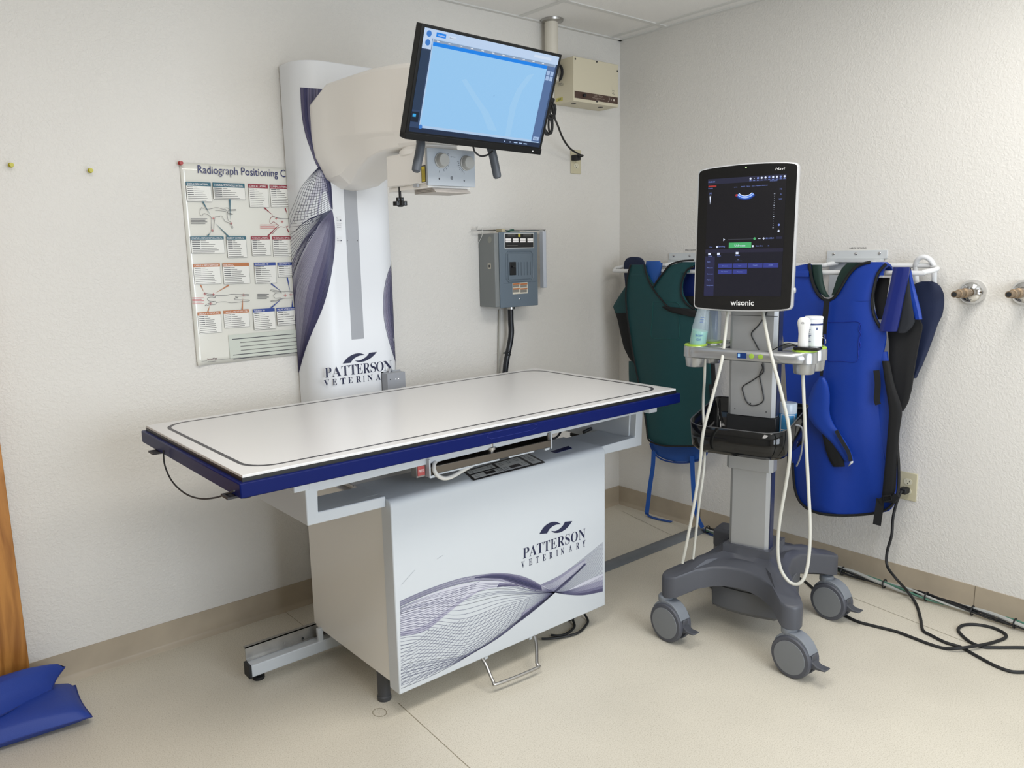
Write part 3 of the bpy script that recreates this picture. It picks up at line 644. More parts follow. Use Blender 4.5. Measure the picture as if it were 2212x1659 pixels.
# ================================================================== WALL MONITOR on the tube arm
def frame_from(n, roll, loc):
    n = n.normalized(); r = Vector((0, 0, 1)).cross(n).normalized(); u = n.cross(r); c, s = math.cos(roll), math.sin(roll)
    r2, u2 = c*r+s*u, -s*r+c*u
    M = Matrix((r2, u2, n)).transposed().to_4x4(); M.translation = loc   # local x right, y up, z out of the screen
    return M
def dirn(az, el): az, el = math.radians(az), math.radians(el); return Vector((math.cos(el)*math.cos(az), math.cos(el)*math.sin(az), math.sin(el)))
MW, MH = .50, .300
Mm = frame_from(dirn(-92.5, -19.5), -.032, CAM+(Vector((-1.536, -.823, 1.886))-CAM)*.926)
mo = thing('display_monitor', 'large black flat display tilted down above the table, showing a pale blue radiography screen', 'monitor', M=Mm)
L = dict(local=True)
BZ = mat('black_bezel', '#08090a', .4, spec=.25)
MB().box((-MW/2, -MH/2, -.030), (MW/2, MH/2, 0)).build('housing', BZ, mo, bevel=.002, **L)
MB().box((-MW/2, -MH/2-.002, -.028), (MW/2, -MH/2+.016, .0035)).build('bottom_bezel', BZ, mo, bevel=.001, **L)
def E(name, c, e): return mat('screen_'+name, c, emit=e)
sx, sy0, sy1 = MW/2-.010, -MH/2+.020, MH/2-.008
g = MB(); g.flat = True
def R(g, u0, v0, u1, v1, m, z=.0015, W_=None):
    """u,v 0..1 across the lit area, v down"""
    X = lambda u: -sx+2*sx*u; Y = lambda v: sy1-(sy1-sy0)*v
    g.poly([(X(u0), Y(v1), z), (X(u1), Y(v1), z), (X(u1), Y(v0), z), (X(u0), Y(v0), z)], m)
    return X, Y
EM = .9
R(g, 0, 0, 1, 1, E('navy', '#35496a', EM), .0008)
R(g, 0, 0, 1, .085, E('pale', '#c3d9f6', EM), .001); R(g, 0, 0, .06, .19, E('pale', '#c3d9f6', EM), .0011)
R(g, 0, .2, .055, .78, E('dkblue', '#2c3f5a', EM), .0012)
R(g, .062, .085, .985, .95, E('frame', '#b3d0f0', EM), .0013)
R(g, .068, .09, .98, .115, E('hdr', '#8fa3be', EM), .0015); R(g, .068, .115, .92, .15, E('azure', '#1687f0', EM), .0015)
R(g, .07, .15, .92, .925, E('sky', '#9bcef8', EM), .0014)
R(g, .92, .115, .985, .94, E('side', '#5874a2', EM), .0015)
R(g, 0, .955, 1, 1, E('bar', '#22304a', EM), .0015); R(g, .0, .80, .05, .9, E('darkbox', '#1a2536', EM), .0016); R(g, .008, .82, .03, .85, E('cyan', '#3fb0f0', EM), .0018)
for u, v in ((.926, .165), (.957, .165), (.926, .22), (.957, .22)): R(g, u, v, u+.025, v+.045, E('btn', '#a9c3e8', EM), .0017)
R(g, .93, .885, .978, .925, E('btn', '#a9c3e8', EM), .0017)
R(g, .08, .022, .145, .063, E('azure', '#1687f0', EM), .0017); R(g, .166, .03, .215, .06, E('frame2', '#d7e6fa', EM), .0017)
X, Y = R(g, .80, .028, .94, .056, E('frame2', '#d7e6fa', EM), .0015)
WH = E('white', '#f2f8ff', EM)
for s, u, v, w_, m in (('Worklist', .09, .052, .046, WH), ('Research', .17, .053, .04, E('inkb', '#50607c', EM)), ('Exit', .942, .915, .022, E('inkb', '#50607c', EM))):
    g.text(s, (X(u), Y(v), .002), (1, 0, 0), (0, 1, 0), w=w_*2*sx, m=m)
for k in range(11): R(g, .09+.078*k, .098, .108+.078*k, .105, WH, .002)
for k, u in enumerate((.70, .745, .78, .82, .86)): R(g, u, .972, u+(.01 if k < 2 else .03), .984, E('btn', '#a9c3e8', EM), .002)
for cu, cv, r in ((.032, .048, .008), (.032, .13, .008), (.072, .94, .006)):
    c0 = Vector((X(cu), Y(cv), .002)); g.poly([c0+Vector((math.cos(t*PI/8), math.sin(t*PI/8), 0))*r for t in range(16)], E('btn2', '#3f7fd0' if cv < .1 else '#c8dcf4', EM))
g.poly([(X(.555)+.001*math.cos(t), Y(.52)+.002*math.sin(t), .002) for t in (0, 1, 2, 3, 4, 5)], E('inkb', '#50607c', EM))
# faint paler shapes over the main screen area
pale = E('haze', '#a3d2f8', EM)
g.fill([(X(u), Y(v), .0019) for u, v in ((.78, .25), (.72, .4), (.69, .6), (.70, .92))], [(X(u), Y(v), .0019) for u, v in ((.83, .22), (.76, .42), (.74, .6), (.74, .92))], pale)
g.fill([(X(u), Y(v), .0019) for u, v in ((.30, .42), (.38, .55), (.48, .7), (.56, .88))], [(X(u), Y(v), .0019) for u, v in ((.33, .4), (.43, .55), (.54, .7), (.63, .88))], pale)
g.build('screen', None, mo, **L)
MB().lathe([(.0015, 0), (.0015, .0006)], (MW/2-.035, -MH/2+.007, .0035), (0, 0, 1), n=8).build('power_light', mat('lamp_white', '#ffffff', emit=2), mo, **L)
g = MB(); g.box((-.10, -.10, -.05), (.10, .06, -.030)); g.box((-.05, -.05, -.075), (.05, .05, -.05)); g.build('rear_cover', BLACKM, mo, bevel=.004, **L)
g = MB(); g.lathe([(.02, 0), (.02, .07)], (-.09, -.13, -.05), (1, 0, 0)); g.build('mount_pivot', BLACKM, mo, **L)
g = MB(); pw = Mm.inverted()
g.tube([Mm @ Vector((0, 0, -.07)), (hcx, -.76, 1.90)], .02, n=12); g.build('mount_arm', BLACKM, mo)
g = MB(); g.tube(smooth([at(a, b, 1, -.87) for a, b in ((1022, 316), (1026, 328), (1038, 337), (1052, 335), (1064, 326))]), .0028); g.build('cable_loop', BLACKM, mo)
# ================================================================== WALL-MOUNTED THINGS (back wall)
p0, p1 = at(388, 350, 1, 0), at(425, 788, 1, 0)
po = thing('wall_poster', 'white radiograph positioning chart poster pinned to the wall left of the column', 'poster', (-2.232, 0, 1.02))
PAPER = mat('glossy_poster_paper', '#dcdbd2', .16, coat=.5)
g = MB(); nx, nz = 40, 28; px0, px1, pz0, pz1 = -2.232, -1.60, 1.016, 1.719
vs = []; fs = []
for j in range(nz+1):
    for i in range(nx+1):
        u, v = i/nx, j/nz; x = px0+(px1-px0)*u; z = pz0+(pz1-pz0)*v
        yy = -.0045-.0016*math.sin(u*9+v*4)-.0012*math.sin(v*7-u*5)
        if u < .06 and v < .05: yy -= .010*(.06-u)/.06*(.05-v)/.05; 
        vs.append((x, yy, z))
for j in range(nz):
    for i in range(nx):
        a = j*(nx+1)+i; fs.append((a, a+1, a+nx+2, a+nx+1))
g.add(vs, fs); g.build('poster_sheet', PAPER, po, solid=.0006)
def pt(px, py): v = at(px, py, 1, -.0085); return v
def P4(x, y): return pt(380+x/7.539, 340+y/7.539)   # crop A
def P5(x, y): return pt(380+x/6.382, 540+y/6.382)   # crop B
HEADS = [  # crop, x, y, w, title h, box h, title, colour, lines
 (P4, 157, 393, 412, 66, 320, 'SHOULDER LATERAL', 't', 8), (P4, 595, 407, 530, 73, 272, 'TARSUS & METATARSUS LATERAL', 't', 6),
 (P4, 1176, 430, 320, 65, 380, 'CERVICAL LATERAL', 'r', 10), (P4, 1525, 442, 350, 62, 372, 'LUMBAR LATERAL', 'r', 10),
 (P4, 233, 1288, 555, 52, 278, 'CARPUS & METACARPUS LATERAL', 't', 7), (P4, 818, 1286, 325, 54, 350, 'ELBOW LATERAL', 't', 9),
 (P4, 1222, 1286, 310, 52, 320, 'THORAX LATERAL', 'r', 8), (P4, 1566, 1286, 350, 52, 335, 'THORACIC SPINE', 'r', 9),
 (P5, 235, 193, 377, 46, 288, 'CARPUS & METACARPUS DP', 'o', 9), (P5, 640, 183, 372, 48, 290, 'ELBOW CC', 'o', 9),
 (P5, 1076, 176, 300, 44, 290, 'SHOULDER VD', 'b', 9), (P5, 1398, 172, 320, 44, 205, 'ABDOMEN VD', 'b', 6),
 (P5, 295, 862, 325, 44, 300, 'RADIUS & ULNA CC', 'o', 9), (P5, 652, 838, 358, 46, 245, 'TARSUS & METATARSUS PA', 'o', 7),
 (P5, 1060, 818, 304, 46, 288, 'THORAX VD', 'b', 9), (P5, 1384, 800, 330, 46, 245, 'PELVIS VD/EXTENDED', 'b', 6)]
HC = dict(t=mat('poster_teal', '#1f5a6b', .3), r=mat('poster_crimson', '#8c2434', .3), o=mat('poster_orange', '#b26a33', .3), b=mat('poster_blue', '#1f3f8c', .3))
TXT = mat('poster_text', '#6b6a66', .4); TXD = mat('poster_text_dark', '#35343a', .4); WPR = mat('white_print', '#eeeae8', .5); BXF = mat('poster_box', '#e2e1da', .3)
g = MB(); g.flat = True
rnd = random.Random(4)
for F, x, y, w_, hh_, bh, ttl, c, nl in HEADS:
    o = F(x, y); s = 1/7.539 if F is P4 else 1/6.382
    A = F(x, y); sc = (F(x+100, y)-A).length/100; scz = (F(x, y+100)-A).length/100
    W2, T2, H2 = w_*sc, hh_*scz, bh*scz
    yb = -.0086
    def q(x0, z0, x1, z1, m, dy=0): g.poly([(A.x+x0, yb-dy, A.z-z1), (A.x+x1, yb-dy, A.z-z1), (A.x+x1, yb-dy, A.z-z0), (A.x+x0, yb-dy, A.z-z0)], m)
    q(0, 0, W2, H2, TXT); q(.0008, 0, W2-.0008, H2-.0008, BXF, .0002); q(0, 0, W2, T2, HC[c], .0004)
    g.text(ttl, (A.x+.004, yb-.0008, A.z-T2*.78), (1, 0, 0), (0, 0, 1), w=min(W2-.010, .0046*len(ttl)), h=T2*.5, m=WPR)
    for k in range(nl):
        z = T2+(H2-T2)*(k+.6)/(nl+.3); l = (.45, .55, .75, .7, .8)[k] if k < 5 else .9-.2*rnd.random()
        if k < 5: q(.004, z-.0012, .004+.24*W2, z+.0012, TXD, .0005); q(.004+.26*W2, z-.0009, .004+l*(W2-.01), z+.0009, TXT, .0005)
        else: q(.004, z-.0009, .004+l*(W2-.01), z+.0009, TXT, .0005)
g.text('Radiograph Positioning C', P4(366, 300), (1, 0, 0), (0, 0, 1), h=.036, w=(P4(1790, 345)-P4(366, 300)).length, m=mat('poster_title', '#22285f', .3))
A, B = P5(722, 1175), P5(1640, 1410)
g.poly([(A.x, -.0086, B.z), (-1.66, -.0086, B.z), (-1.66, -.0086, A.z), (A.x, -.0086, A.z)], mat('poster_note', '#c3c8bd', .3))
for k, (x, l, d) in enumerate(((0, .24, 1), (.03, .30, 0), (.03, .27, 0), (.03, .40, 0), (0, .42, 1), (0, .38, 1))):
    z = A.z-.016-.0145*k; g.poly([(A.x+.012+x, -.0089, z-.0016), (A.x+.012+x+l, -.0089, z-.0016), (A.x+.012+x+l, -.0089, z+.0012), (A.x+.012+x, -.0089, z+.0012)], TXD if d else TXT)
for a, b, d in (((330, 1538), (430, 1535), 0), ((575, 1515), (1300, 1450), 0), ((436, 1543), (556, 1533), 1)):
    a, b = P5(*a), P5(*b); g.ribbon([(a.x, -.0088, a.z), (b.x, -.0088, a.z)], .001, (0, 1, 0), TXD if d else TXT)
g.text('InnoVet', P5(438, 1524), (1, 0, 0), (0, 0, 1), w=.034, h=.008, m=mat('poster_maroon', '#5a1f33', .3))
for k in range(5):
    c0 = P5(505+12*k, 1500-10*abs(math.sin(k*1.3))); g.poly([c0+Vector((math.cos(t), 0, math.sin(t)))*.0011 for t in (0, 1.5, 3, 4.5)], TXD)
# callout spikes
def spike(F, a, b, w_, c):
    A, B = F(*a), F(*b); d = (B-A).cross(Vector((0, 1, 0))).normalized()*w_*.5; g.poly([A-d+Vector((0, -.0003, 0)), A+d+Vector((0, -.0003, 0)), B+Vector((0, -.0003, 0))], HC[c])
for F, a, b, c in ((P4, (435, 715), (565, 945), 't'), (P4, (877, 680), (885, 1030), 't'), (P4, (515, 1285), (572, 1215), 't'), (P4, (860, 1290), (640, 1070), 't'),
    (P4, (1440, 820), (1585, 945), 'r'), (P4, (1780, 828), (1812, 925), 'r'), (P4, (1500, 1282), (1660, 1110), 'r'), (P4, (1838, 1220), (1790, 1110), 'r'),
    (P5, (340, 480), (385, 578), 'o'), (P5, (730, 485), (545, 595), 'o'), (P5, (440, 855), (466, 765), 'o'), (P5, (915, 830), (925, 650), 'o'),
    (P5, (1315, 465), (1465, 580), 'b'), (P5, (1535, 378), (1575, 578), 'b'), (P5, (1310, 800), (1485, 650), 'b'), (P5, (1605, 790), (1605, 680), 'b')): spike(F, a, b, .005, c)
def ink(F, pts, m=TXD, wd=.0011): g.ribbon([F(v.x, v.y)+Vector((0, -.0005, 0)) for v in smooth([Vector((a, b, 0)) for a, b in pts], 4)], wd, (0, 1, 0), m)
BODY = mat('poster_body_tan', '#cfcabf', .3)
ink(P4, [(425, 812), (400, 850), (392, 905), (400, 940), (425, 948), (455, 915), (500, 925), (560, 960), (580, 1010), (578, 1100), (580, 1200), (610, 1205), (620, 1110), (632, 1010), (640, 970), (700, 965), (740, 950), (775, 1000), (800, 1040), (870, 1070), (895, 1110), (915, 1155), (928, 1140), (905, 1085), (890, 1050), (850, 1020), (838, 960), (835, 890)])
ink(P4, [(425, 812), (440, 830), (475, 825), (500, 845), (560, 838), (640, 820), (700, 822), (780, 850), (815, 850), (812, 875), (760, 875), (690, 862), (640, 862)])
ink(P4, [(780, 830), (840, 822), (885, 850), (970, 848), (975, 862), (900, 868), (850, 870), (840, 905)]); ink(P4, [(845, 905), (890, 910), (925, 928), (890, 930), (845, 915)])
for s in (0, 1):
    dx_, dy_ = (1140, 140) if s == 0 else (0, 0)
ink(P4, [(1585, 955), (1545, 985), (1530, 1050), (1550, 1078), (1590, 1050), (1640, 1085), (1670, 1110), (1590, 1190), (1565, 1230), (1580, 1235), (1640, 1170), (1700, 1130), (1770, 1138), (1830, 1115)], HC['r'], .0014)
ink(P4, [(1585, 955), (1620, 975), (1680, 990), (1750, 1000), (1830, 1000)], TXD, .0014)
ink(P5, [(435, 680), (450, 655), (500, 650), (545, 655), (520, 630), (440, 628), (400, 600), (400, 590), (440, 605), (510, 610), (560, 628), (700, 625), (760, 610), (900, 612), (1000, 610), (1000, 628), (900, 635), (820, 645), (860, 660), (820, 665), (820, 685), (1000, 690), (1000, 705), (900, 715), (760, 728), (690, 715), (570, 722), (540, 750), (470, 755), (410, 770), (405, 762), (450, 735), (520, 712), (550, 708), (500, 710), (450, 700), (435, 680)])
ink(P5, [(1345, 632), (1370, 600), (1420, 590), (1460, 592), (1430, 575), (1370, 578), (1310, 560), (1320, 548), (1400, 562), (1470, 575), (1540, 572), (1610, 580)]); ink(P5, [(1345, 632), (1370, 665), (1450, 660), (1400, 690), (1320, 700), (1315, 712), (1400, 700), (1480, 672), (1610, 662)])
rd = mat('poster_red_mark', '#c05a5a', .3)
for F, x, y in ((P4, 610, 990), (P4, 595, 1190), (P4, 900, 1075), (P4, 1635, 995), (P4, 1730, 1050), (P5, 400, 605), (P5, 515, 612), (P5, 480, 740), (P5, 935, 620), (P5, 1510, 625), (P5, 1585, 615)):
    for dx_, dy_ in ((22, 0), (0, 22)): ink(F, [(x-dx_, y-dy_), (x+dx_, y+dy_)], rd, .0016)
for F, x, y, n, m in ((P4, 240, 1000, 4, TXD), (P4, 1370, 1100, 3, rd), (P5, 225, 660, 5, rd), (P5, 1122, 610, 4, TXD)):
    for k in range(n): ink(F, [(x, y+(25 if F is P4 else 20)*k), (x+(270 if F is P4 else 160)-30*(k % 2), y+(25 if F is P4 else 20)*k)], m, .0018)
g.build('printed_chart', TXD, po)
def pin(px, py, c, lab, y=-.0): 
    p = at(px, py, 1, -.008); g = MB(); g.lathe([(.001, 0), (.001, .010), (.0065, .010), (.0075, .012), (.004, .015), (.0038, .022), (.006, .024), (.006, .027)], (p.x, -.001, p.z), (0, -1, 0), n=14)
    return tag(g.build('push_pin', mat('pin_'+c, {'red': '#a33330', 'yellow': '#b8b021'}[c], .35), bevel=0), lab, 'push pin', None)
pin(388, 353, 'red', 'red push pin holding the top left corner of the chart poster')
pin(23, 357, 'yellow', 'yellow push pin in the bare wall, nearest the left frame edge')
pin(194, 369, 'yellow', 'yellow push pin in the bare wall, nearer the poster')
# electrical panel
EG = mat('slate_grey_enamel', '#63707b', .4)
ex0, ex1, ez0, ez1, ed = -.945, -.690, 1.150, 1.476, .122
ep = thing('breaker_panel', 'grey metal electrical breaker panel mounted on the wall above the table', 'electrical panel', ((ex0+ex1)/2, 0, ez0))
MB().box((ex0, -ed+.006, ez0), (ex1, -.001, ez1)).build('enclosure', mat('enclosure_grey', '#7c8080', .45), ep, bevel=.003)
def e4(x, y, d=0): return at(1000+x/4.148, 460+y/4.148, 1, -ed-d)
A, B = e4(322, 150), e4(668, 790)
MB().box((A.x, -ed, ez0-.004), (e4(668, 400).x, -ed+.006, ez1+.004)).build('front_cover', EG, ep, bevel=.002)
fx_ = lambda x, y: (e4(x, y).x, e4(x, y).z)
g = MB(); a, b = e4(385, 345), e4(628, 605)
g.tube([ (a.x+.012, -ed, a.z), (b.x-.012, -ed, a.z), (b.x, -ed, a.z-.012), (b.x, -ed, b.z+.012), (b.x-.012, -ed, b.z), (a.x+.012, -ed, b.z), (a.x, -ed, b.z+.012), (a.x, -ed, a.z-.012)], .0035, closed=True, n=8)
g.tube([e4(372, 632), e4(655, 612)], .0015); g.build('recess_frame', EG, ep)
a, b = e4(400, 365), e4(605, 590)
dr = MB().box((a.x, -ed-.004, b.z), (b.x, -ed+.002, a.z)).build('door', EG, ep, bevel=.002)
for k in range(5):
    xx = e4(490+27*k, 500).x; MB().box((xx-.0008, -ed-.0052, e4(500, 560).z), (xx+.0008, -ed-.003, e4(500, 440).z)).build('knockout_line', mat('panel_line', '#4a545d', .5), dr)
a, b = e4(412, 440), e4(468, 556); g = MB(); g.box((a.x, -ed-.008, b.z), (b.x, -ed-.003, a.z)); bk = g.build('breaker', BLACK, dr, bevel=.001)
c0 = e4(450, 480, .01); MB().box((c0.x-.008, -ed-.018, c0.z-.004), (c0.x+.010, -ed-.006, c0.z+.004)).build('breaker_toggle', BLACKM, ep, bevel=.001)
a, b = e4(370, 180), e4(635, 315); g = MB(); g.flat = True
def eq(x0, y0_, x1, y1_, m, d): 
    a, b = e4(x0, y0_), e4(x1, y1_); g.poly([(a.x, -ed-d, b.z), (b.x, -ed-d, b.z), (b.x, -ed-d, a.z), (a.x, -ed-d, a.z)], m)
eq(370, 180, 637, 315, mat('label_silver', '#c9cccb', .3), .0004); eq(376, 186, 631, 308, BLACK, .0007); eq(494, 186, 514, 215, mat('label_yellow', '#b6ab3c', .4), .001)
for x in (381, 446, 511, 577): eq(x, 228, x+50, 262, WPR, .001); eq(x, 243, x+50, 246, BLACK, .0013)
for y in (196, 206): eq(400, y, 470, y+4, TXT, .001); eq(540, y, 610, y+4, TXT, .001)
eq(390, 290, 490, 293, TXT, .001)
g.build('circuit_label', BLACK, ep)
g = MB(); g.flat = True; eq(443, 628, 580, 720, mat('label_cream', '#d3cdbd', .5), .0005)
OR = mat('label_orange', '#b06a3c', .5)
for x, y in ((446, 632), (514, 632), (446, 675), (514, 675)):
    eq(x, y, x+62, y+9, OR, .0009)
    for k in range(3): eq(x, y+14+8*k, x+58, y+17+8*k, TXT, .0009)
g.build('warning_label', OR, ep)
g = MB(); g.flat = True; p = at(1057, 575, 0, ex0-.0006)
for (z0, z1, m, o) in ((-.012, .012, mat('label_cream', '#d3cdbd', .5), 0), (-.006, .006, TXD, .0003)):
    g.poly([(ex0-.0006-o, p.y-.011*(1 if o == 0 else .5), p.z+z0), (ex0-.0006-o, p.y+.011*(1 if o == 0 else .5), p.z+z0), (ex0-.0006-o, p.y+.011*(1 if o == 0 else .5), p.z+z1), (ex0-.0006-o, p.y-.011*(1 if o == 0 else .5), p.z+z1)], m)
g.build('side_label', TXD, ep)
p = at(1058, 518, 0, ex0); MB().lathe([(.014, 0), (.014, .001)], (ex0, p.y, p.z), (-1, 0, 0), n=20).build('knockout', mat('knockout_grey', '#8f9088', .4), ep)
p = e4(507, 770); MB().lathe([(.004, 0), (.004, .003), (.002, .004)], p, (0, -1, 0), n=12).build('screw', CHROME, ep)
# conduit
c = thing('conduit', 'black conduit pipe running down the wall from the grey breaker panel', 'pipe', (-.80, -.05, .55))
pa = at(1101, 655, 1, -.05); pbm = at(1097, 735, 1, -.05); pc = at(1089, 806, 1, -.05)
g = MB(); pc.x = at(1091, 800, 1, -.055).x; P = [(pa.x, -.055, 1.15), (pa.x, -.055, 1.08), (pa.x-.001, -.055, 1.0), (pc.x, -.055, .84), (pc.x-.008, -.055, .6), (pc.x-.008, -.055, .3)]
g.tube(smooth(P), .0135, n=14); g.build('pipe', mat('black_conduit', '#14161c', .3), c)
g = MB(); g.lathe([(.022, 0), (.022, .012), (.026, .012), (.026, .018)], (pa.x, -.055, 1.132), (0, 0, 1), n=10); g.build('locknut', STEEL, c)
for k, z in enumerate((.93, .918)):
    MB().box((pc.x-.020+.02*k, -.073, z), (pc.x+.024, -.068, z+.006)).build('strap', BLACKM, c)
g = MB(); g.tube([(pa.x-.030, -.012, 1.13), (pc.x-.03, -.012, .3)], .0045); tag(g.build('thin_conduit', mat('grey_conduit', '#a6a49c', .5)), 'thin grey conduit on the wall just behind the black conduit', 'pipe')
# rod with film hanger above the panel
r_ = thing('wall_rod', 'thin chrome rod on the wall above the grey breaker panel', 'rod', (-.75, 0, 1.49))
a, b = at(1030, 495, 1, -.045), at(1178, 497, 1, -.045)
g = MB(); g.tube([(a.x, -.045, 1.508), (a.x, -.045, 1.493), (b.x, -.045, 1.493)], .0045, n=10); g.tube([(a.x+.005, -.045, 1.493), (a.x+.005, 0, 1.493)], .004); g.build('rod', CHROME, r_)
g = MB(); g.tube([(b.x-.002, -.045, 1.493), (b.x-.002, -.045, 1.495-.252)], .0048); g.build('hanging_rod', STEEL, r_)
MB().box((b.x-.03, -.06, 1.22), (b.x-.008, -.035, 1.487)).build('plastic_channel', mat('translucent_channel', '#c2c8d2', .35), r_, bevel=.003)
g = MB(); g.tube(smooth([at(1036, 494, 1, -.045), at(1040, 502, 1, -.04), at(1041, 510, 1, -.03), at(1036, 520, 1, -.02), at(1033, 526, 1, -.015)]), .0011); g.tube(smooth([at(1040, 493, 1, -.05), at(1043, 504, 1, -.05), at(1039, 512, 1, -.04)]), .0011)
tag(g.build('wire_loop', mat('clear_wire', '#c9c9c4', .3)), 'thin pale wire loop dangling from the left end of the chrome rod', 'wire')
g = MB(); a = at(1082, 491, 1, -.08); g.box((a.x-.012, -.1, ez1+.005), (a.x+.008, -.06, ez1+.020)); tag(g.build('tape_roll', mat('tan_tape', '#b8ae93', .5), bevel=.002), 'small tan block lying on top of the breaker panel', 'small box')
g = MB(); a = at(1098, 491, 1, -.08); g.tube(smooth([(a.x-.01, -.08, ez1+.008), (a.x+.01, -.085, ez1+.014), (a.x+.03, -.08, ez1+.016)]), [.004, .005, .005, .005, .006, .006, .006, .006, .005, .005, .003, .003, .002][:13] if False else .004)
g.box((a.x-.012, -.1, ez1+.0045), (a.x+.05, -.07, ez1+.008)); tag(g.build('green_clip', mat('dark_green_plastic', '#2f5a4c', .4)), 'small dark green clip lying on top of the breaker panel', 'clip')
# safelight box
bx0, bx1, bz0, bz1, bd = -.462, -.156, 2.080, 2.278, .13
sb = thing('ceiling_control_box', 'cream metal control box with brown label strip high on the wall by the corner', 'control box', (-.31, 0, 2.08))
CRM = mat('cream_enamel', '#cdc5ad', .45)
MB().box((bx0, -bd, bz0), (bx1, -.001, bz1)).build('enclosure', CRM, sb, bevel=.002)
def b7(x, y, d=0): return at(1140+x/3.95, y/3.95, 1, -bd-d)
g = MB(); g.flat = True
BR = mat('brown_label', '#4b372f', .4)
a, b = b7(370, 775), b7(776, 885)
A0, A1, A2, A3 = b7(370, 831), b7(776, 889), b7(776, 830), b7(370, 773)
zz = (A0.z+A1.z)/2; zt = (A2.z+A3.z)/2
g.poly([(bx0+.006, -bd-.0006, zz), (bx1-.004, -bd-.0006, zz), (bx1-.004, -bd-.0006, zt), (bx0+.006, -bd-.0006, zt)], BR)
cz = (zz+zt)/2
g.text('GAS · TRAP', (bx0+.135, -bd-.001, cz+.004), (1, 0, 0), (0, 0, 1), w=.06, h=.006, m=mat('cream_print', '#b9ab9c', .5)); g.text('WASTE GAS EVACUATION SYSTEM', (bx0+.122, -bd-.001, cz-.005), (1, 0, 0), (0, 0, 1), w=.085, h=.004, m=mat('cream_print', '#b9ab9c', .5))
g.text('MODEL', (bx0+.15, -bd-.001, cz-.0125), (1, 0, 0), (0, 0, 1), w=.022, h=.003, m=mat('cream_print', '#b9ab9c', .5))
for x, r in ((bx1-.052, .003), (bx1-.032, .0055)):
    g.poly([(x+r*math.cos(t*PI/6), -bd-.001, cz+r*math.sin(t*PI/6)) for t in range(12)], mat('cream_print2', '#cfc6ba', .5))
g.ribbon([(bx1-.07+.006*math.sin(t), -bd-.001, cz+.013-t*.0065) for t in (0, 1, 2, 3, 4)], .0015, (0, 1, 0), mat('cream_print2', '#cfc6ba', .5))
g.build('label_strip', BR, sb)
for x, z in ((bx0+.012, bz1-.012), (bx0+.155, bz1-.006), (bx1-.008, bz1-.03), (bx0+.155, bz0+.012), (bx0+.065, cz)):
    r = .004 if z != cz else .007
    MB().lathe([(r, 0), (r, .002 if z != cz else .012), (r*.6, .003 if z != cz else .014)], (x, -bd, z), (0, -1, 0), n=12).build('screw' if z != cz else 'switch_knob', BLACKM, sb)
for x, y in ((390, 886), (620, 917)):
    p = at(1140+x/3.95, y/3.95, 2, bz0-.0004); MB().lathe([(.013, 0), (.013, .0006)], (p.x, p.y, bz0-.0006), (0, 0, 1), n=20).build('vent_hole', BLACKM, sb)
g = MB(); g.flat = True; x = bx1-.035; z = bz0+.075
g.ribbon([(x-.008, -bd-.0005, z), (x+.008, -bd-.0005, z), (x, -bd-.0005, z-.012), (x-.008, -bd-.0005, z)], .0012, (0, 1, 0), TXD); g.ribbon([(x-.01, -bd-.0005, z-.016), (x+.01, -bd-.0005, z-.016)], .0015, (0, 1, 0), TXD)
g.build('caution_mark', TXD, sb)
g = MB(); g.flat = True
a = at(1210, 182, 0, bx0-.0005)
for k in range(3): g.ribbon([(bx0-.0005, a.y+.012, a.z+.004-.005*k), (bx0-.0005, a.y-.022+.008*(k == 0), a.z+.004-.005*k)], .0018, (1, 0, 0), TXT)
g.build('side_lettering', TXT, sb); g = MB(); g.flat = True
a = at(1208, 215, 0, bx0-.0005); g.poly([(bx0-.0006, a.y+.02, a.z-.008), (bx0-.0006, a.y-.024, a.z-.008), (bx0-.0006, a.y-.024, a.z+.008), (bx0-.0006, a.y+.02, a.z+.008)], mat('yellow_sticker', '#c0b860', .5))
for k in range(2): g.ribbon([(bx0-.0009, a.y+.006, a.z+.003-.005*k), (bx0-.0009, a.y-.012, a.z+.003-.005*k)], .002, (1, 0, 0), TXD)
g.build('side_sticker', TXT, sb)
g = MB(); a = at(1208, 158, 0, bx0); ring = [(bx0-.008, a.y+.028*math.cos(t*PI/10), a.z+.034*math.sin(t*PI/10)) for t in range(20)]
g.tube(ring, .0065, closed=True); g.build('grommet_ring', BLACKM, sb)
MB().lathe([(.027, 0), (.027, .003)], (bx0, a.y, a.z), (-1, 0, 0), n=24).build('hose_port', mat('port_white', '#d6d6d2', .4), sb)
pp = thing('ceiling_pipe', 'white pipe dropping from a metal flange in the ceiling corner', 'pipe', (-.52, -.055, 2.44))
a = at(1191, 80, 1, -.055); px_ = a.x
MB().lathe([(.030, 0), (.030, .26)], (px_, -.055, 2.18), (0, 0, 1), n=24).build('pipe', mat('cream_pvc', '#d3cdbf', .4), pp)
MB().lathe([(.036, -.012), (.050, -.010), (.052, -.001)], (px_, -.062, 2.44), (0, 0, 1), n=28).build('flange', mat('galvanised_steel', '#aaa8a4', .35, .9), pp)
MB().tube([(px_, -.055, 2.17), (px_, -.055, 2.19)], .033, n=18).build('end_cap', mat('cream_pvc', '#d3cdbf', .4), pp)
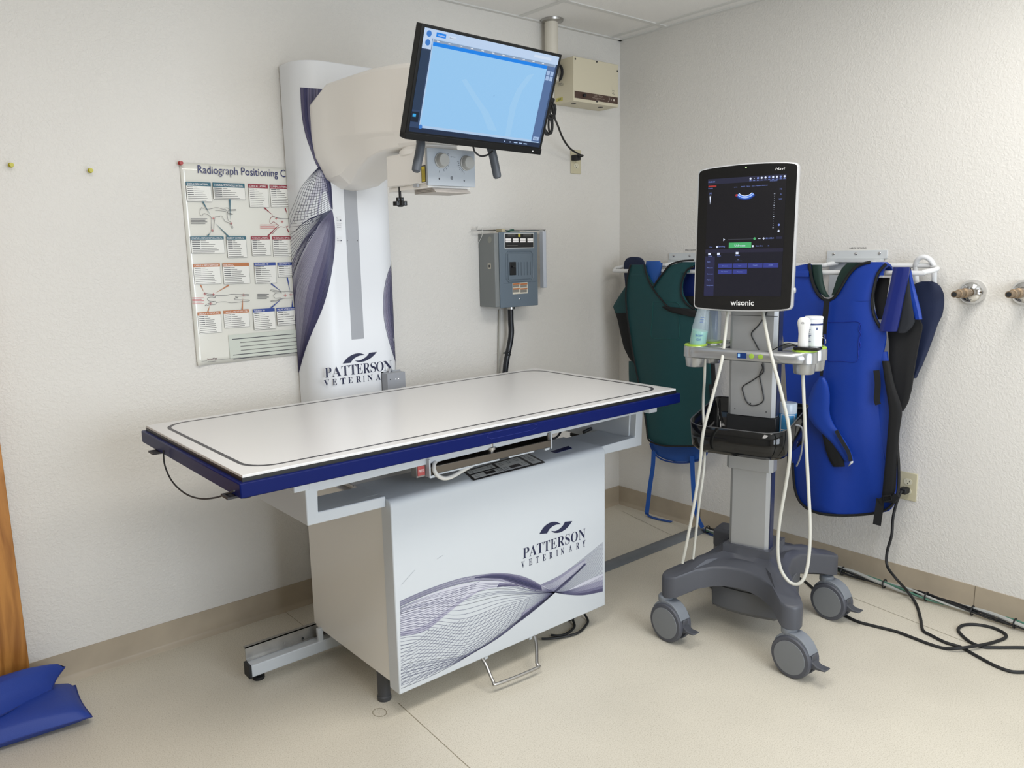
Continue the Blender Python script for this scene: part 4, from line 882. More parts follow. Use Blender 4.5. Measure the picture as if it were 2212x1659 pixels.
# outlets
IV = mat('ivory_plastic', '#c3bc9f', .4)
def outlet(M, lab, z_empty=True):
    o = thing('power_outlet', lab, 'outlet', M=M)
    MB().box((-.035, -.057, 0), (.035, .057, .005)).build('cover_plate', IV, o, bevel=.002, local=True)
    for s in (1, -1):
        g = MB(); P = [(.0165*math.cos(t*PI/10), s*.0195+.0142*max(-.9, min(.9, math.sin(t*PI/10)))) for t in range(20)]
        g.prism(P, 2, .004, .0065, mat('receptacle', '#d0cbb4', .4))
        for x in (-.006, .006): g.box((x-.001, s*.0195-.001, .0064), (x+.001, s*.0195+.006, .0068), BLACKM)
        g.lathe([(.0023, 0), (.0023, .0004)], (0, s*.0195-.007, .0065), (0, 0, 1), BLACKM, n=10)
        g.build('receptacle', IV, o, local=True)
    MB().lathe([(.003, 0), (.003, .0015)], (0, 0, .005), (0, 0, 1), n=10).build('screw', IV, o, local=True)
    return o
p = at(1243, 350, 1, 0)
MO1 = Matrix(((1, 0, 0, -.325), (0, 0, -1, -.0005), (0, 1, 0, p.z), (0, 0, 0, 1)))
outlet(MO1, 'ivory double power outlet high on the back wall below the cream control box')
p = at(1962, 1050, 0, 0)
MO2 = Matrix(((0, 0, -1, -.0005), (-1, 0, 0, p.y), (0, 1, 0, p.z), (0, 0, 0, 1)))
outlet(MO2, 'ivory double power outlet low on the right wall beside the blue apron')
# monitor power cord with plug and hanging bundle
mc = thing('monitor_cord', 'black power cord bundled behind the tilted display and plugged into the high outlet', 'power cord', (-.33, -.02, 1.8))
g = MB(); pl = at(1243, 341, 1, -.02); g.box((pl.x-.016, -.045, pl.z-.013), (pl.x+.013, -.0065, pl.z+.013)); g.build('plug', BLACKM, mc, bevel=.003)
def c7(x, y, v): return at(1140+x/3.95, y/3.95, 1, v)
g = MB(); P = [(pl.x, -.045, pl.z), c7(470, 1328, -.06), c7(440, 1318, -.08), c7(360, 1265, -.10), c7(300, 1180, -.14), c7(258, 1075, -.2), c7(228, 1005, -.3)]
g.tube(smooth(P, 8), .0045); g.build('cord', BLACKM, mc)
g = MB()
for k, (x0, y0_, w_, h_, d) in enumerate(((212, 945, 24, 55, -.30), (196, 955, 26, 62, -.31), (222, 930, 16, 40, -.29), (175, 1075, 30, 75, -.31), (195, 1060, 18, 80, -.30))):
    g.tube([c7(x0+w_*math.cos(t*PI/9), y0_+h_*math.sin(t*PI/9), d-.004*math.sin(t*PI/9)) for t in range(18)], .0045, closed=True)
for a, b in (((150, 1120), (165, 1145)), ((215, 850), (200, 880))): g.tube([c7(*a, -.30), c7(*b, -.31)], .009)
g.tube([c7(195, 1000, -.305), c7(228, 1000, -.305)], .008)
g.tube(smooth([c7(200, 900, -.31), c7(170, 800, -.4), c7(120, 700, -.6), (-1.45, -.85, 1.95)]), .004)
g.build('cord_bundle', BLACKM, mc)
# plumbing stubs
for px, py, lab in ((2101, 631, 'corroded brass pipe stub with chrome wall flange, nearer the blue apron'), (2216, 631, 'corroded brass pipe stub with chrome wall flange, cut by the right frame edge')):
    p = at(px, py, 0, -.004); st = thing('pipe_stub', lab, 'pipe fitting', (0, p.y, p.z))
    MB().lathe([(.046, 0), (.046, .006), (.044, .018), (.038, .029), (.028, .037), (.018, .040)], (0, p.y, p.z), (-1, 0, 0), n=36).build('wall_flange', CHROME, st)
    BRS = mat('corroded_brass', '#8a7862', .5, .7, bump=(200, .3), var=(60, .3))
    MB().lathe([(.013, .03), (.013, .060), (.018, .063), (.018, .088), (.0125, .091), (.0125, .112), (.0155, .114), (.0155, .132), (.0115, .134), (.0115, .170)], (0, p.y, p.z), (-1, 0, 0), n=18).build('pipe', BRS, st)
    MB().lathe([(.0085, .0), (.0085, .001)], (-.1702, p.y, p.z), (-1, 0, 0), n=16).build('bore', BLACKM, st)
# ================================================================== FLOOR THINGS
g = MB(); p = at(1305, 1229, 2, .002); q2 = at(1503, 1160, 2, .002)
g.prism([(-.70, .0), (-.60, .012), (-.53, .012), (-.50, 0)] if False else [(-.612, .0006), (-.598, .012), (-.545, .012), (-.53, .0006)], 0, -1.35, -.03)
tag(g.build('cable_cover', mat('grey_cover_strip', '#707478', .5, var=(12, .06))), 'grey cable cover strip taped across the floor from table to right wall', 'cable cover')
def cush(name, lab, pts, hz, z0, group='blue positioning sandbags on the floor'):
    """pillow from 4 floor corners (px)"""
    c = [at(a, b, 2, z) for a, b, z in pts]; N = 22; g = MB(); top = []; bot = []
    for j in range(N+1):
        for i in range(N+1):
            u, v = i/N, j/N
            # pinch edges
            e = (math.sin(PI*u)*math.sin(PI*v)); 
            uu = u+.04*math.sin(2*PI*u)*0; P = c[0].lerp(c[1], u).lerp(c[3].lerp(c[2], u), v)
            inset = (c[3]-c[0])*(.022*math.sin(PI*u)*(1-2*v)*abs(1-2*v)**2)+(c[1]-c[0])*(.018*math.sin(PI*v)*(1-2*u)*abs(1-2*u)**2)
            P = P+inset; h = hz*e**.30; wv = .006*noise.noise(Vector((u*6, v*4, z0*50)))
            top.append(P+Vector((0, 0, h*.66+wv*e))); bot.append(P-Vector((0, 0, min(h*.34, P.z-.001))))
    n1 = len(top); F = []
    for j in range(N):
        for i in range(N):
            a = j*(N+1)+i; F.append((a, a+1, a+N+2, a+N+1)); F.append((n1+a, n1+a+N+1, n1+a+N+2, n1+a+1))
    g.add(top+bot, F)
    o = thing(name, lab, 'sandbag', (c[0].x, c[0].y, 0), group=group)
    CL = mat('blue_nylon', '#1d3a8e', .55, bump=(350, .15))
    g.build('bag', CL, o, angle=75)
    s = MB(); edge = [top[i] for i in range(N+1)]+[top[j*(N+1)+N] for j in range(1, N+1)]+[top[N*(N+1)+i] for i in range(N-1, -1, -1)]+[top[j*(N+1)] for j in range(N-1, 0, -1)]
    s.tube(edge, .0025, closed=True, n=6); s.build('seam', mat('blue_nylon_seam', '#152a70', .6), o)
    return o
cush('sandbag', 'blue sandbag lying flat on the floor at the lower left', [(-180, 1545, .035), (163, 1481, .03), (199, 1548, .026), (-170, 1665, .026)], .085, .02)
cush('sandbag', 'blue sandbag leaning on top of the other at the lower left', [(-180, 1540, .14), (141, 1440, .105), (112, 1490, .075), (-170, 1640, .09)], .095, .06)
# cables along the right baseboard
cols = [('black_cable', '#17181b'), ('black_cable', '#17181b'), ('grey_cable', '#a9aaa6'), ('green_cable', '#4c7a68'), ('grey_cable', '#a9aaa6')]
cb_ = thing('cable_bundle', 'bundle of black, grey and green cables zip-tied along the right baseboard', 'cable bundle', (-.06, -1.5, 0))
for k, (nm, cc) in enumerate(cols):
    P = []
    for i in range(34):
        y = -.62-i*.075; a = i*.9+k*1.26; rr = .010+.006*math.sin(i*.8)**2
        P.append((-.052+rr*math.cos(a)*.8-(.03*math.exp(-((y+.80)/.1)**2)), y, .022+rr*math.sin(a)*.7+(.02*math.exp(-((y+.8)/.12)**2))))
    MB().tube(smooth(P, 4), .0042 if k < 4 else .007, mat(nm, cc, .4), n=7).build('cable', mat(nm, cc, .4), cb_)
for px, py in ((1820, 1234), (1910, 1264), (2001, 1290), (2100, 1322), (2192, 1348), (1528, 1140)):
    p = at(px, py, 0, -.055); z = .022+.02*math.exp(-((p.y+.8)/.12)**2)
    MB().tube([(-.053+.019*math.cos(t*PI/7), p.y, z+.017*math.sin(t*PI/7)) for t in range(14)], .0028, closed=True, n=6).build('zip_tie', BLACKM, cb_)
pc_ = thing('cart_power_cord', 'long black power cord looping over the floor from the cart to the low outlet', 'power cord', (-.02, -1.55, .4))
def c5(x, y, z=.0055): return at(1760+x/3.19, 980+y/3.19, 2, z)
pl = at(1760+622/3.19, 980+252/3.19, 0, -.02)
MB().box((-.045, pl.y-.014, pl.z-.012), (-.0065, pl.y+.014, pl.z+.012)).build('plug', BLACKM, pc_, bevel=.004)
g = MB(); P = [(-.045, pl.y, pl.z)]+[at(1760+x/3.19, 980+y/3.19, 0, v) for x, y, v in ((590, 270, -.055), (560, 350, -.06), (538, 450, -.07), (530, 560, -.08), (498, 680, -.09))]+[at(1760+500/3.19, 980+775/3.19, 0, -.10), c5(560, 860, .10), c5(640, 950, .03), c5(700, 1040), c5(730, 1140), c5(745, 1215), c5(800, 1250), c5(900, 1300), c5(1010, 1335), c5(1110, 1390), c5(1230, 1455), c5(1330, 1495), c5(1400, 1505), c5(1500, 1500), c5(1620, 1480)]
g.tube(smooth(P, 8), .0055); g.build('cord', BLACKM, pc_)
g = MB(); P = [c5(1640, 1345), c5(1500, 1338), c5(1400, 1335), c5(1250, 1335), c5(1150, 1330), c5(1060, 1290), c5(1000, 1235), c5(990, 1205), c5(1030, 1180), c5(1120, 1178), c5(1230, 1200), c5(1310, 1240), c5(1310, 1270), c5(1230, 1300), c5(1130, 1322, .014), c5(1000, 1340, .016), c5(900, 1342), c5(800, 1315), c5(680, 1270), c5(560, 1225), c5(400, 1185), c5(290, 1155), c5(200, 1110), c5(160, 1090), c5(-20, 920), c5(-100, 860), at(1716, 1250, 2, .05)]
g.tube(smooth(P, 8), .0055); g.build('cord_slack', BLACKM, pc_)
g = MB(); P = [(1170, 1380), (1195, 1379), (1225, 1374), (1250, 1366), (1266, 1350), (1268, 1335)]; g.tube(smooth([at(a, b, 2, .008) for a, b in P]+[(-1.15, -.8, .06)]), .0045)
g.tube(smooth([at(a, b, 2, .008) for a, b in ((1190, 1372), (1215, 1372), (1236, 1360), (1240, 1345))]+[(-1.2, -.8, .06)]), .0045)
tag(g.build('foot_switch_cord', BLACKM), 'black looped cord hanging under the cabinet of the x-ray table', 'cord')
# ================================================================== ULTRASOUND CART
th_ = math.radians(194.06); CN = Vector((math.cos(th_), math.sin(th_), 0)); CT = Vector((-CN.y, CN.x, 0))
if CT.y > 0: CT = -CT
CC = Vector((-.721, -1.299, 0))
Mc = Matrix((CT, -CN, Vector((0, 0, 1)))).transposed().to_4x4(); Mc.translation = CC
ct = thing('ultrasound_cart', 'grey wheeled ultrasound cart with upright portrait touchscreen, in front of the aprons', 'ultrasound machine', M=Mc)
def ca(px, py, f):
    d = CF+CR*((px-CW/2)/FPX)-CU*((py-CH/2)/FPX); return CAM+d*(((CC+CN*f)-CAM).dot(CN)/d.dot(CN))
L = dict(local=True)
ccx = .018
DG = mat('dark_grey_plastic', '#494b52', .45, bump=(500, .06)); DG2 = mat('mid_grey_plastic', '#55575b', .5, bump=(500, .06)); LG = mat('caster_grey', '#767b82', .45)
# --- base
half = [(.185, -.288), (.205, -.294), (.228, -.290), (.244, -.272), (.246, -.252), (.232, -.225), (.185, -.150), (.150, -.085), (.138, 0), (.148, .075), (.180, .135), (.226, .190), (.240, .212), (.238, .235), (.222, .248), (.198, .250)]
front = [(-.135, -.222), (-.085, -.192), (-.045, -.180), (0, -.177), (.045, -.180), (.085, -.192), (.135, -.222)]
back = [(.13, .19), (.07, .165), (0, .155), (-.07, .165), (-.13, .19)]
OUT = front+half+back+[(-a, b) for a, b in half[::-1]]
def ring(sc, fz, rnd_=0):
    o = []
    for x, y in OUT:
        d = math.hypot(x, y); k = sc if rnd_ == 0 else (d-rnd_)/d
        o.append(Vector((ccx+x*k, y*k, fz(d))))
    return o
zb = lambda d: .212-.125*max(0, d-.17)/.18*.36; zt = lambda d: .292-.21*max(0, d-.14)
g = MB(); R0 = ring(1, zb); 
def inner(k, z): return [Vector((ccx+(x*k if abs(x*k) < .085 else math.copysign(.085, x)), max(-.10, min(.075, y*k)), z)) for x, y in OUT]
rr = [ring(.5, lambda d: .20), ring(1, zb), ring(1, lambda d: zt(d)-.012), ring(1, lambda d: zt(d)-.004, .003), ring(1, lambda d: zt(d), .010), ring(.80, lambda d: zt(d)+.012), ring(.62, lambda d: .292), inner(.62, .305), inner(.58, .335)]
g.loft(rr); g.build('base', DG, ct, angle=42, **L)
g = MB(); P = [(-.142, -.06), (-.115, -.125), (-.06, -.138), (0, -.142), (.06, -.138), (.13, -.125), (.15, -.06), (.14, .10), (-.13, .10)]
g.loft([[Vector((ccx+x*.86, y*.86, .088)) for x, y in P], [Vector((ccx+x*.97, y, .105)) for x, y in P], [Vector((ccx+x, y, .225)) for x, y in P]])
g.build('battery_skirt', DG2, ct, bevel=.003, **L)
g = MB(); g.prism([(ccx-.085, .105), (ccx+.085, .105)], 2, 0, 1) if False else None
g = MB(); g.tube([(ccx+a, b, .186) for a, b in ((-.112, -.127), (-.06, -.1405), (0, -.1445), (.06, -.1405), (.115, -.128))], .0015); g.tube([(ccx-.112, -.127, .186), (ccx-.108, -.121, .1)], .0015); g.tube([(ccx+.115, -.128, .186), (ccx+.108, -.122, .1)], .0015)
g.build('skirt_seam', mat('seam_black', '#26272a', .6), ct, **L)
g = MB(); g.box((ccx-.185, .055, .25), (ccx-.075, .15, .325)); g.build('rear_hump', DG, ct, bevel=.012, seg=3, **L)
# --- casters: local spot -> wheel; the disc faces the room's left
Mi = Mc.inverted(); Rw = Mc.to_3x3()
for k, (x, y) in enumerate(((-.202, -.268), (.238, -.268), (.232, .222), (-.198, .222))):
    ctr = (Mc @ Vector((x, y, 0)))
    az = math.radians(180-2); nW = Vector((math.cos(az), math.sin(az), 0)); tW = Vector((nW.y, -nW.x, 0))   # tW rolls toward the brake
    if tW.y > 0: tW = -tW
    MW_ = Matrix((tW, nW, Vector((0, 0, 1)))).transposed(); MW4 = MW_.to_4x4(); MW4.translation = ctr
    F4 = Mi @ MW4
    def wb_(g, **k2): return g
    cs = MB(); V = lambda a, b, c: F4 @ Vector((a, b, c))
    cs.lathe([(.024, .140), (.026, .143), (.026, .160), (.022, .164), (.012, .165), (.012, .178)], V(-.012, 0, 0), (0, 0, 1), LG, n=24)
    cs.lathe([(.011, .163), (.011, .18)], V(-.012, 0, 0), (0, 0, 1), CHROME, n=16)
    # fork hood: arc band over the wheel between the discs
    arc = []
    for i in range(11):
        t = math.radians(150-13*i); arc.append((.072*math.cos(t)+.012, .072+.080*math.sin(t)))
    for i in range(10, -1, -1):
        t = math.radians(150-13*i); arc.append((.058*math.cos(t)+.012, .072+.060*math.sin(t)))
    vs = [V(a, -.024, b) for a, b in arc]+[V(a, .024, b) for a, b in arc]; n = len(arc)
    cs.add(vs, [tuple(range(n))[::-1], tuple(range(n, 2*n))]+[(i, (i+1) % n, n+(i+1) % n, n+i) for i in range(n)], LG)
    co = cs.build('caster', LG, ct, bevel=.002, **L)
    nl = (F4.to_3x3() @ Vector((0, 1, 0)))
    for s in (1, -1):
        wh = MB(); o = V(.012, s*.017, .071)
        wh.lathe([(.030, -.004), (.068, -.004), (.071, 0), (.071, .010), (.067, .015), (.058, .016)], o, nl*s, DG2 if False else mat('tyre_grey', '#4a4c54', .5), n=44)
        wh.lathe([(.057, .014), (.056, .0178), (.04, .0185), (.001, .0187)], o, nl*s, mat('wheel_disc_grey', '#74777a', .5), n=44)
        wh.build('wheel', GREYP, co, angle=30, **L)
    br = MB(); br.box((.055, -.013, .050), (.082, .013, .098), M=F4)
    br.prism([(.066, .052), (.128, .062), (.130, .068), (.100, .068), (.078, .080), (.06, .080)], 1, -.016, .016, M=F4)
    br.build('brake_pedal', mat('pedal_grey', '#484a50', .5), co, bevel=.003, **L)
# --- column
ALU = mat('satin_aluminium', '#a6a8aa', .38, .55, bump=(200, .02)); NAVS = mat('navy_column_side', '#1d2748', .35)
def colpiece(nm, hw, y0, y1, z0, z1, m):
    g = MB(); g.prism([(ccx-hw, y0+.012), (ccx-hw+.012, y0), (ccx+hw-.012, y0), (ccx+hw, y0+.012), (ccx+hw, y1), (ccx-hw, y1)], 2, z0, z1); return g.build(nm, m, ct, bevel=.001, **L)
colpiece('lower_column', .072, -.085, -.035, .30, .66, ALU)
colpiece('upper_column', .083, -.098, -.045, .815, 1.30, ALU); colpiece('column_collar', .083, -.098, -.045, .62, .70, ALU)
MB().box((ccx-.088, -.092, .70), (ccx+.088, .04, .815)).build('basket_bracket', BLACKM, ct, bevel=.004, **L)
MB().box((ccx+.0725, -.072, .33), (ccx+.075, -.036, .62)).build('side_strip', NAVS, ct, **L); MB().box((ccx+.0835, -.083, .82), (ccx+.086, -.046, 1.29)).build('side_strip', NAVS, ct, **L)
g = MB(); g.box((ccx-.0832, -.0990, 1.163), (ccx+.0832, -.0975, 1.1645)); g.build('panel_seam', BLACKM, ct, **L)
for x, z in ((-.055, .835), (.0, .86), (.055, .835)):
    MB().lathe([(.002, 0), (.002, .001)], (ccx+x, -.098, z), (0, -1, 0), n=8).build('screw', BLACKM, ct, **L)
# --- smoked basket
def rr2(x0, x1, y0, y1, r, z, n=6, zf=None):
    P = []
    for cx_, cy_, a in ((x1-r, y1-.02, 0), (x0+r, y1-.02, 90), (x0+r, y0+r, 180), (x1-r, y0+r, 270)):
        q = r if cy_ < (y0+y1)/2 else .02
        for k in range(n+1):
            t = math.radians(a+90*k/n); P.append(Vector((cx_+q*math.cos(t) if q == r else (x1-.02 if a == 0 else x0+.02)+q*math.cos(t), cy_+q*math.sin(t), z)))
    return P
SM = mat('smoked_acrylic', '#0b0c0d', .06, spec=.5)
SM.node_tree.nodes['Principled BSDF'].inputs['Alpha'].default_value = .88
g = MB(); bx = dict(x0=ccx-.188, x1=ccx+.152, y0=-.225, y1=.075)
def tilt(P, k): return [Vector((v.x, v.y, v.z+k*(v.y+.22))) for v in P]
g.loft([rr2(ccx-.168, ccx+.132, -.200, .06, .06, .695), tilt(rr2(ccx-.183, ccx+.147, -.215, .070, .065, .712), .0), tilt(rr2(r=.07, z=.790, **bx), .17)], caps=False)
P = rr2(ccx-.168, ccx+.132, -.200, .06, .06, .695); g.poly(P)
bk_ = g.build('basket', SM, ct, solid=.004, angle=50, **L)
g = MB(); g.tube(tilt(rr2(r=.07, z=.7905, **bx), .17), .0022, closed=True, n=6); g.build('basket_rim', mat('rim_grey', '#3f4042', .3), bk_, **L)
g = MB(); g.box((ccx-.13, -.16, .700), (ccx+.08, -.03, .706), M=None); tag(g.build('paper_sheet', mat('paper_white', '#c9ccce', .6)), 'printed paper sheets lying in the smoked basket of the cart', 'paper')
pp2 = bpy.data.objects['paper_sheet']; pp2.matrix_world = Mc @ Matrix.Rotation(.12, 4, 'Z')
# --- handle ring
SLV = mat('silver_plastic', '#a9abad', .28, .8)
oz0, oz1 = 1.020, 1.058
def rrx(x0, x1, y0, y1, r, z, n=7):
    P = []
    for cx_, cy_, a in ((x1-r, y1-r, 0), (x0+r, y1-r, 90), (x0+r, y0+r, 180), (x1-r, y0+r, 270)):
        for k in range(n+1):
            t = math.radians(a+90*k/n); P.append(Vector((cx_+r*math.cos(t), cy_+r*math.sin(t), z)))
    return P
ox = (ccx-.205, ccx+.215, -.205, .07); ix = (ccx-.175, ccx+.185, -.175, .045)
g = MB(); ra = [rrx(*ox, .055, oz0+.004), rrx(ox[0]-.003, ox[1]+.003, ox[2]-.004, ox[3], .058, (oz0+oz1)/2), rrx(*ox, .055, oz1-.004), rrx(ox[0]+.006, ox[1]-.006, ox[2]+.005, ox[3]-.005, .05, oz1),
   rrx(ix[0]-.004, ix[1]+.004, ix[2]-.004, ix[3]+.004, .034, oz1), rrx(*ix, .03, oz1-.004), rrx(*ix, .03, oz0+.004), rrx(ox[0]+.006, ox[1]-.006, ox[2]+.005, ox[3]-.005, .05, oz0)]
g.loft(ra+[ra[0]], caps=False); hr = g.build('handle_ring', SLV, ct, angle=60, **L)
GR = mat('lime_green', '#93b33a', .45)
cups = [(ccx-.180, -.155), (ccx-.165, -.045), (ccx+.190, -.152), (ccx+.196, -.062)]
for k, (x, y) in enumerate(cups):
    g = MB(); g.lathe([(.030, oz0-.034), (.033, oz0-.030), (.036, oz0), (.041, oz0+.002), (.041, oz1-.002), (.039, oz1+.001)], (x, y, 0), (0, 0, 1), n=32)
    cu_ = g.build('probe_holder', SLV, ct, angle=35, **L)
    g = MB(); g.lathe([(.039, oz1), (.039, oz1+.005), (.037, oz1+.007), (.029, oz1+.007), (.028, oz1+.002)], (x, y, 0), (0, 0, 1), n=32); g.build('green_ring', GR, cu_, **L)
g = MB(); g.box((ccx-.176, -.120, oz0), (ccx-.09, -.03, oz1-.004)); g.box((ccx+.10, -.09, oz0), (ccx+.187, -.0, oz1-.004)); g.build('side_shelf', SLV, ct, bevel=.003, **L)
for x in (-.105, .10): MB().box((ccx+x-.032, .02, oz1-.003), (ccx+x+.032, .045, oz1+.006)).build('rear_pad', mat('pale_silver', '#c8caca', .35, .3), ct, bevel=.002, **L)
MB().box((ccx-.012, -.2105, 1.031), (ccx+.018, -.204, 1.049)).build('battery_display', mat('screen_blue', '#1d3a78', emit=.8), hr, **L)
MB().box((ccx-.009, -.2112, 1.035), (ccx-.002, -.21, 1.046)).build('battery_icon', mat('screen_ice', '#9fd4ff', emit=.9), hr, **L)
for x in (.036, .066): MB().lathe([(.0085, 0), (.0085, .001), (.006, .0016)], (ccx+x, -.2085, 1.040), (0, -1, 0), n=20).build('green_button', mat('button_green', '#8fae3e', .4), hr, **L)
# --- touchscreen
Ms = frame_from(dirn(-162.0, 3.5), .003, Vector((-.868, -1.333, 1.423)))
sw, sh = .161, .231
sc_ = MB(); S = Mi @ Ms
def so(k, z, ex=0):
    P = []; W2, H2 = sw-k, sh-k; r = .014-k*.6
    top = [(W2*(1-2*i/10), H2+.009*(1-(1-2*i/10)**2)) for i in range(1, 10)]
    for cx_, cy_, a in ((W2-r, H2-r, 0), ):
        P += [(cx_+r*math.cos(math.radians(a+90*i/5)), cy_+r*math.sin(math.radians(a+90*i/5))) for i in range(6)]
    P += top
    P += [(-W2+r+r*math.cos(math.radians(90+90*i/5)), H2-r+r*math.sin(math.radians(90+90*i/5))) for i in range(6)]
    P += [(-W2+r+r*math.cos(math.radians(180+90*i/5)), -H2+r+r*math.sin(math.radians(180+90*i/5))) for i in range(6)]
    P += [(-W2*(1-2*i/10), -H2-.007*(1-(1-2*i/10)**2)) for i in range(1, 10)]
    P += [(W2-r+r*math.cos(math.radians(270+90*i/5)), -H2+r+r*math.sin(math.radians(270+90*i/5))) for i in range(6)]
    return [S @ Vector((a, b, z)) for a, b in P]
sc_.loft([so(.03, -.05), so(.006, -.038), so(-.003, -.026), so(-.004, -.004), so(-.002, .001), so(0, .0015)])
scr = sc_.build('touchscreen', mat('silver_frame', '#c0c1c2', .3, .4), ct, angle=45, **L); scr['label'] = 'portrait touchscreen with black glass and silver rim'
g = MB(); g.loft([so(.001, .001), so(.002, .0025)]); g.build('glass', mat('screen_glass_black', '#0d0d0e', .12), scr, **L)
g = MB(); g.flat = True
SV = lambda x, y, z=.0030: S @ Vector((x, y, z))
def p8(x, y):  # crop px -> screen plane local
    p = at(0, 0, 0, 0) if False else None
    px, py = 1480+x/4.607, 340+y/4.607
    d = CF+CR*((px-CW/2)/FPX)-CU*((py-CH/2)/FPX); n_ = Ms.to_3x3() @ Vector((0, 0, 1)); o = Ms.translation+n_*.003
    w_ = CAM+d*((o-CAM).dot(n_)/d.dot(n_)); q = Ms.inverted() @ w_; return q.x, q.y
def rc(x0, y0, x1, y1, m, z=.0030):
    a = p8(x0, y0); b = p8(x1, y1); g.poly([SV(a[0], b[1], z), SV(b[0], b[1], z), SV(b[0], a[1], z), SV(a[0], a[1], z)], m)
ES = 1.0
def Es(n, c, e=ES): return mat('us_'+n, c, emit=e)
lx0, ly0 = p8(232, 205); lx1, ly1 = p8(940, 1405); lx0 = -.130; lx1 = .108
def uu(u, v, z=.003): return SV(lx0+(lx1-lx0)*u, ly0+(ly1-ly0)*v, z)
def ru(u0, v0, u1, v1, m, z=.0031): g.poly([uu(u0, v1, z), uu(u1, v1, z), uu(u1, v0, z), uu(u0, v0, z)], m)
lx0 = -.128; lx1 = .128; ly0 = .199; ly1 = -.190
ru(0, 0, 1, 1, Es('base', '#1c1b1f')); ru(0, 0, 1, .045, Es('topbar', '#2b2c40'), .0033); ru(0, .60, 1, .63, Es('b1', '#2b2a3c'), .0033); ru(0, .63, 1, 1, Es('b2', '#20202a'), .0034); ru(0, .66, .13, 1, Es('b3', '#2c2d4a'), .0036)
BTN = Es('btn', '#3a428c'); WT = Es('white', '#dfe8ff'); BL = Es('ice', '#7d90d8'); GRN = Es('green', '#4fae6e')
for j, (v, n) in enumerate(((.722, 4), (.773, 2))):
    for i in range(n): ru(.18+.195*i, v, .365+.195*i, v+.038, BTN, .0038)
ru(.31, .545, .60, .592, GRN, .0038)
tx = [('Unfreeze', .385, .580, .14, WT), ('12:28:34', .01, .030, .085, BL), ('Distance', .235, .747, .07, BL), ('Area', .445, .747, .04, BL), ('Depth', .635, .747, .055, BL), ('Angle', .83, .747, .055, BL), ('No Depth', .225, .798, .08, BL), ('Volume', .43, .798, .07, BL),
      ('Gain', .03, .71, .04, BL), ('Measure', .03, .762, .08, BL), ('Comment', .035, .815, .08, BL), ('Mark', .035, .866, .05, BL), ('Bodymark', .035, .917, .09, BL), ('Clear', .055, .583, .04, BL), ('Save Img', .17, .585, .09, BL), ('Save Cine', .66, .583, .09, BL), ('2x', .81, .583, .02, BL),
      ('85.3/85.4', .78, .523, .10, BL), ('7.0', .925, .125, .03, BL), ('53', .935, .165, .02, BL), ('2.00', .92, .205, .04, BL), ('Animal', .04, .66, .055, BL), ('Exam', .165, .66, .045, BL), ('Review', .40, .66, .06, BL), ('2D', .43, .693, .02, BL), ('Canine', .01, .083, .06, BL), ('1/10/2023', .80, .052, .09, BL), ('MI 0.5', .44, .085, .05, BL), ('TIB 0.0', .505, .085, .05, BL), ('C5-1 / Medium Abdomen', .575, .085, .20, BL), ('3.5 MHz', .35, .085, .04, BL)]
Rr = (S.to_3x3() @ Vector((1, 0, 0))); Ru = (S.to_3x3() @ Vector((0, 1, 0)))
for s, u, v, w_, m in tx: g.text(s, uu(u, v, .0042), Rr, Ru, w=w_*(lx1-lx0), m=m)
g.text('12345678', uu(.01, .066, .0042), Rr, Ru, w=.11*(lx1-lx0), m=Es('red', '#b03a3a')) if False else ru(.01, .056, .115, .068, Es('red', '#a83a38'), .004)
for k in range(10):
    c0 = uu(.555+.047*k, .018, .0042); g.poly([c0+(Rr*math.cos(t*PI/5)+Ru*math.sin(t*PI/5))*(.0034 if k != 1 else .0015) for t in range(10)], WT if k % 3 != 2 else BL); ru(.542+.047*k, .034, .568+.047*k, .038, BL, .0042)
# curved probe face image
def arcpt(r, t, z=.0042): return uu(.50, .085, z)+Rr*r*math.sin(t)-Ru*r*math.cos(t)
for r0, r1, m in ((.0275, .0295, Es('w2', '#e8f0ff')), (.0295, .0335, Es('arc1', '#5f8ff0')), (.0335, .036, Es('arc1b', '#b8d0ff')), (.036, .040, Es('arc2', '#2c58b8')), (.040, .043, Es('arc3', '#1c2c60'))):
    g.fill([arcpt(r0, t*.085) for t in range(-10, 11)], [arcpt(r1, t*.085) for t in range(-10, 11)], m)
g.fill([arcpt(.0275, t*.085, .0041) for t in range(-10, 11)], [arcpt(.043, t*.085, .0041) for t in range(-10, 11)], Es('arc2', '#2c58b8'))
c0 = uu(.385, .150, .0042); g.poly([c0+(Rr*math.cos(t*PI/5)+Ru*math.sin(t*PI/5))*.0042 for t in range(10)], Es('red', '#a83a38'))
for k in range(16):
    w_ = .004 if k in (0, 5, 10, 15) else .0012; c0 = uu(.865, .155+.0185*k, .0042); g.poly([c0-Rr*w_/2-Ru*.0006, c0+Rr*w_/2-Ru*.0006, c0+Rr*w_/2+Ru*.0006, c0-Rr*w_/2+Ru*.0006], WT)
ru(.025, .135, .055, .136, WT, .004); g.poly([uu(.03, .145, .004), uu(.05, .145, .004), uu(.04, .215, .004)], WT)
g.text('M', uu(.03, .13, .0042), Rr, Ru, w=.006, m=BL)
g.poly([uu(.235, .508, .0042), uu(.235, .53, .0042), uu(.26, .519, .0042)], WT); ru(.30, .517, .645, .5195, Es('line', '#5a5c66'), .004)
c0 = uu(.64, .517, .0043); g.poly([c0+(Rr*math.cos(t*PI/6)+Ru*math.sin(t*PI/6))*.0042 for t in range(12)], GRN)
ru(.685, .516, .715, .52, WT, .0042); ru(.74, .516, .77, .52, WT, .0042); ru(.752, .508, .758, .528, WT, .0042)
for u, v in ((.055, .64), (.175, .64), (.42, .637)): ru(u-.015, v-.011, u+.02, v+.007, WT, .0042)
for u, v in ((.165, .576), (.63, .575)): ru(u-.02, v-.004, u, v+.012, WT, .0042)
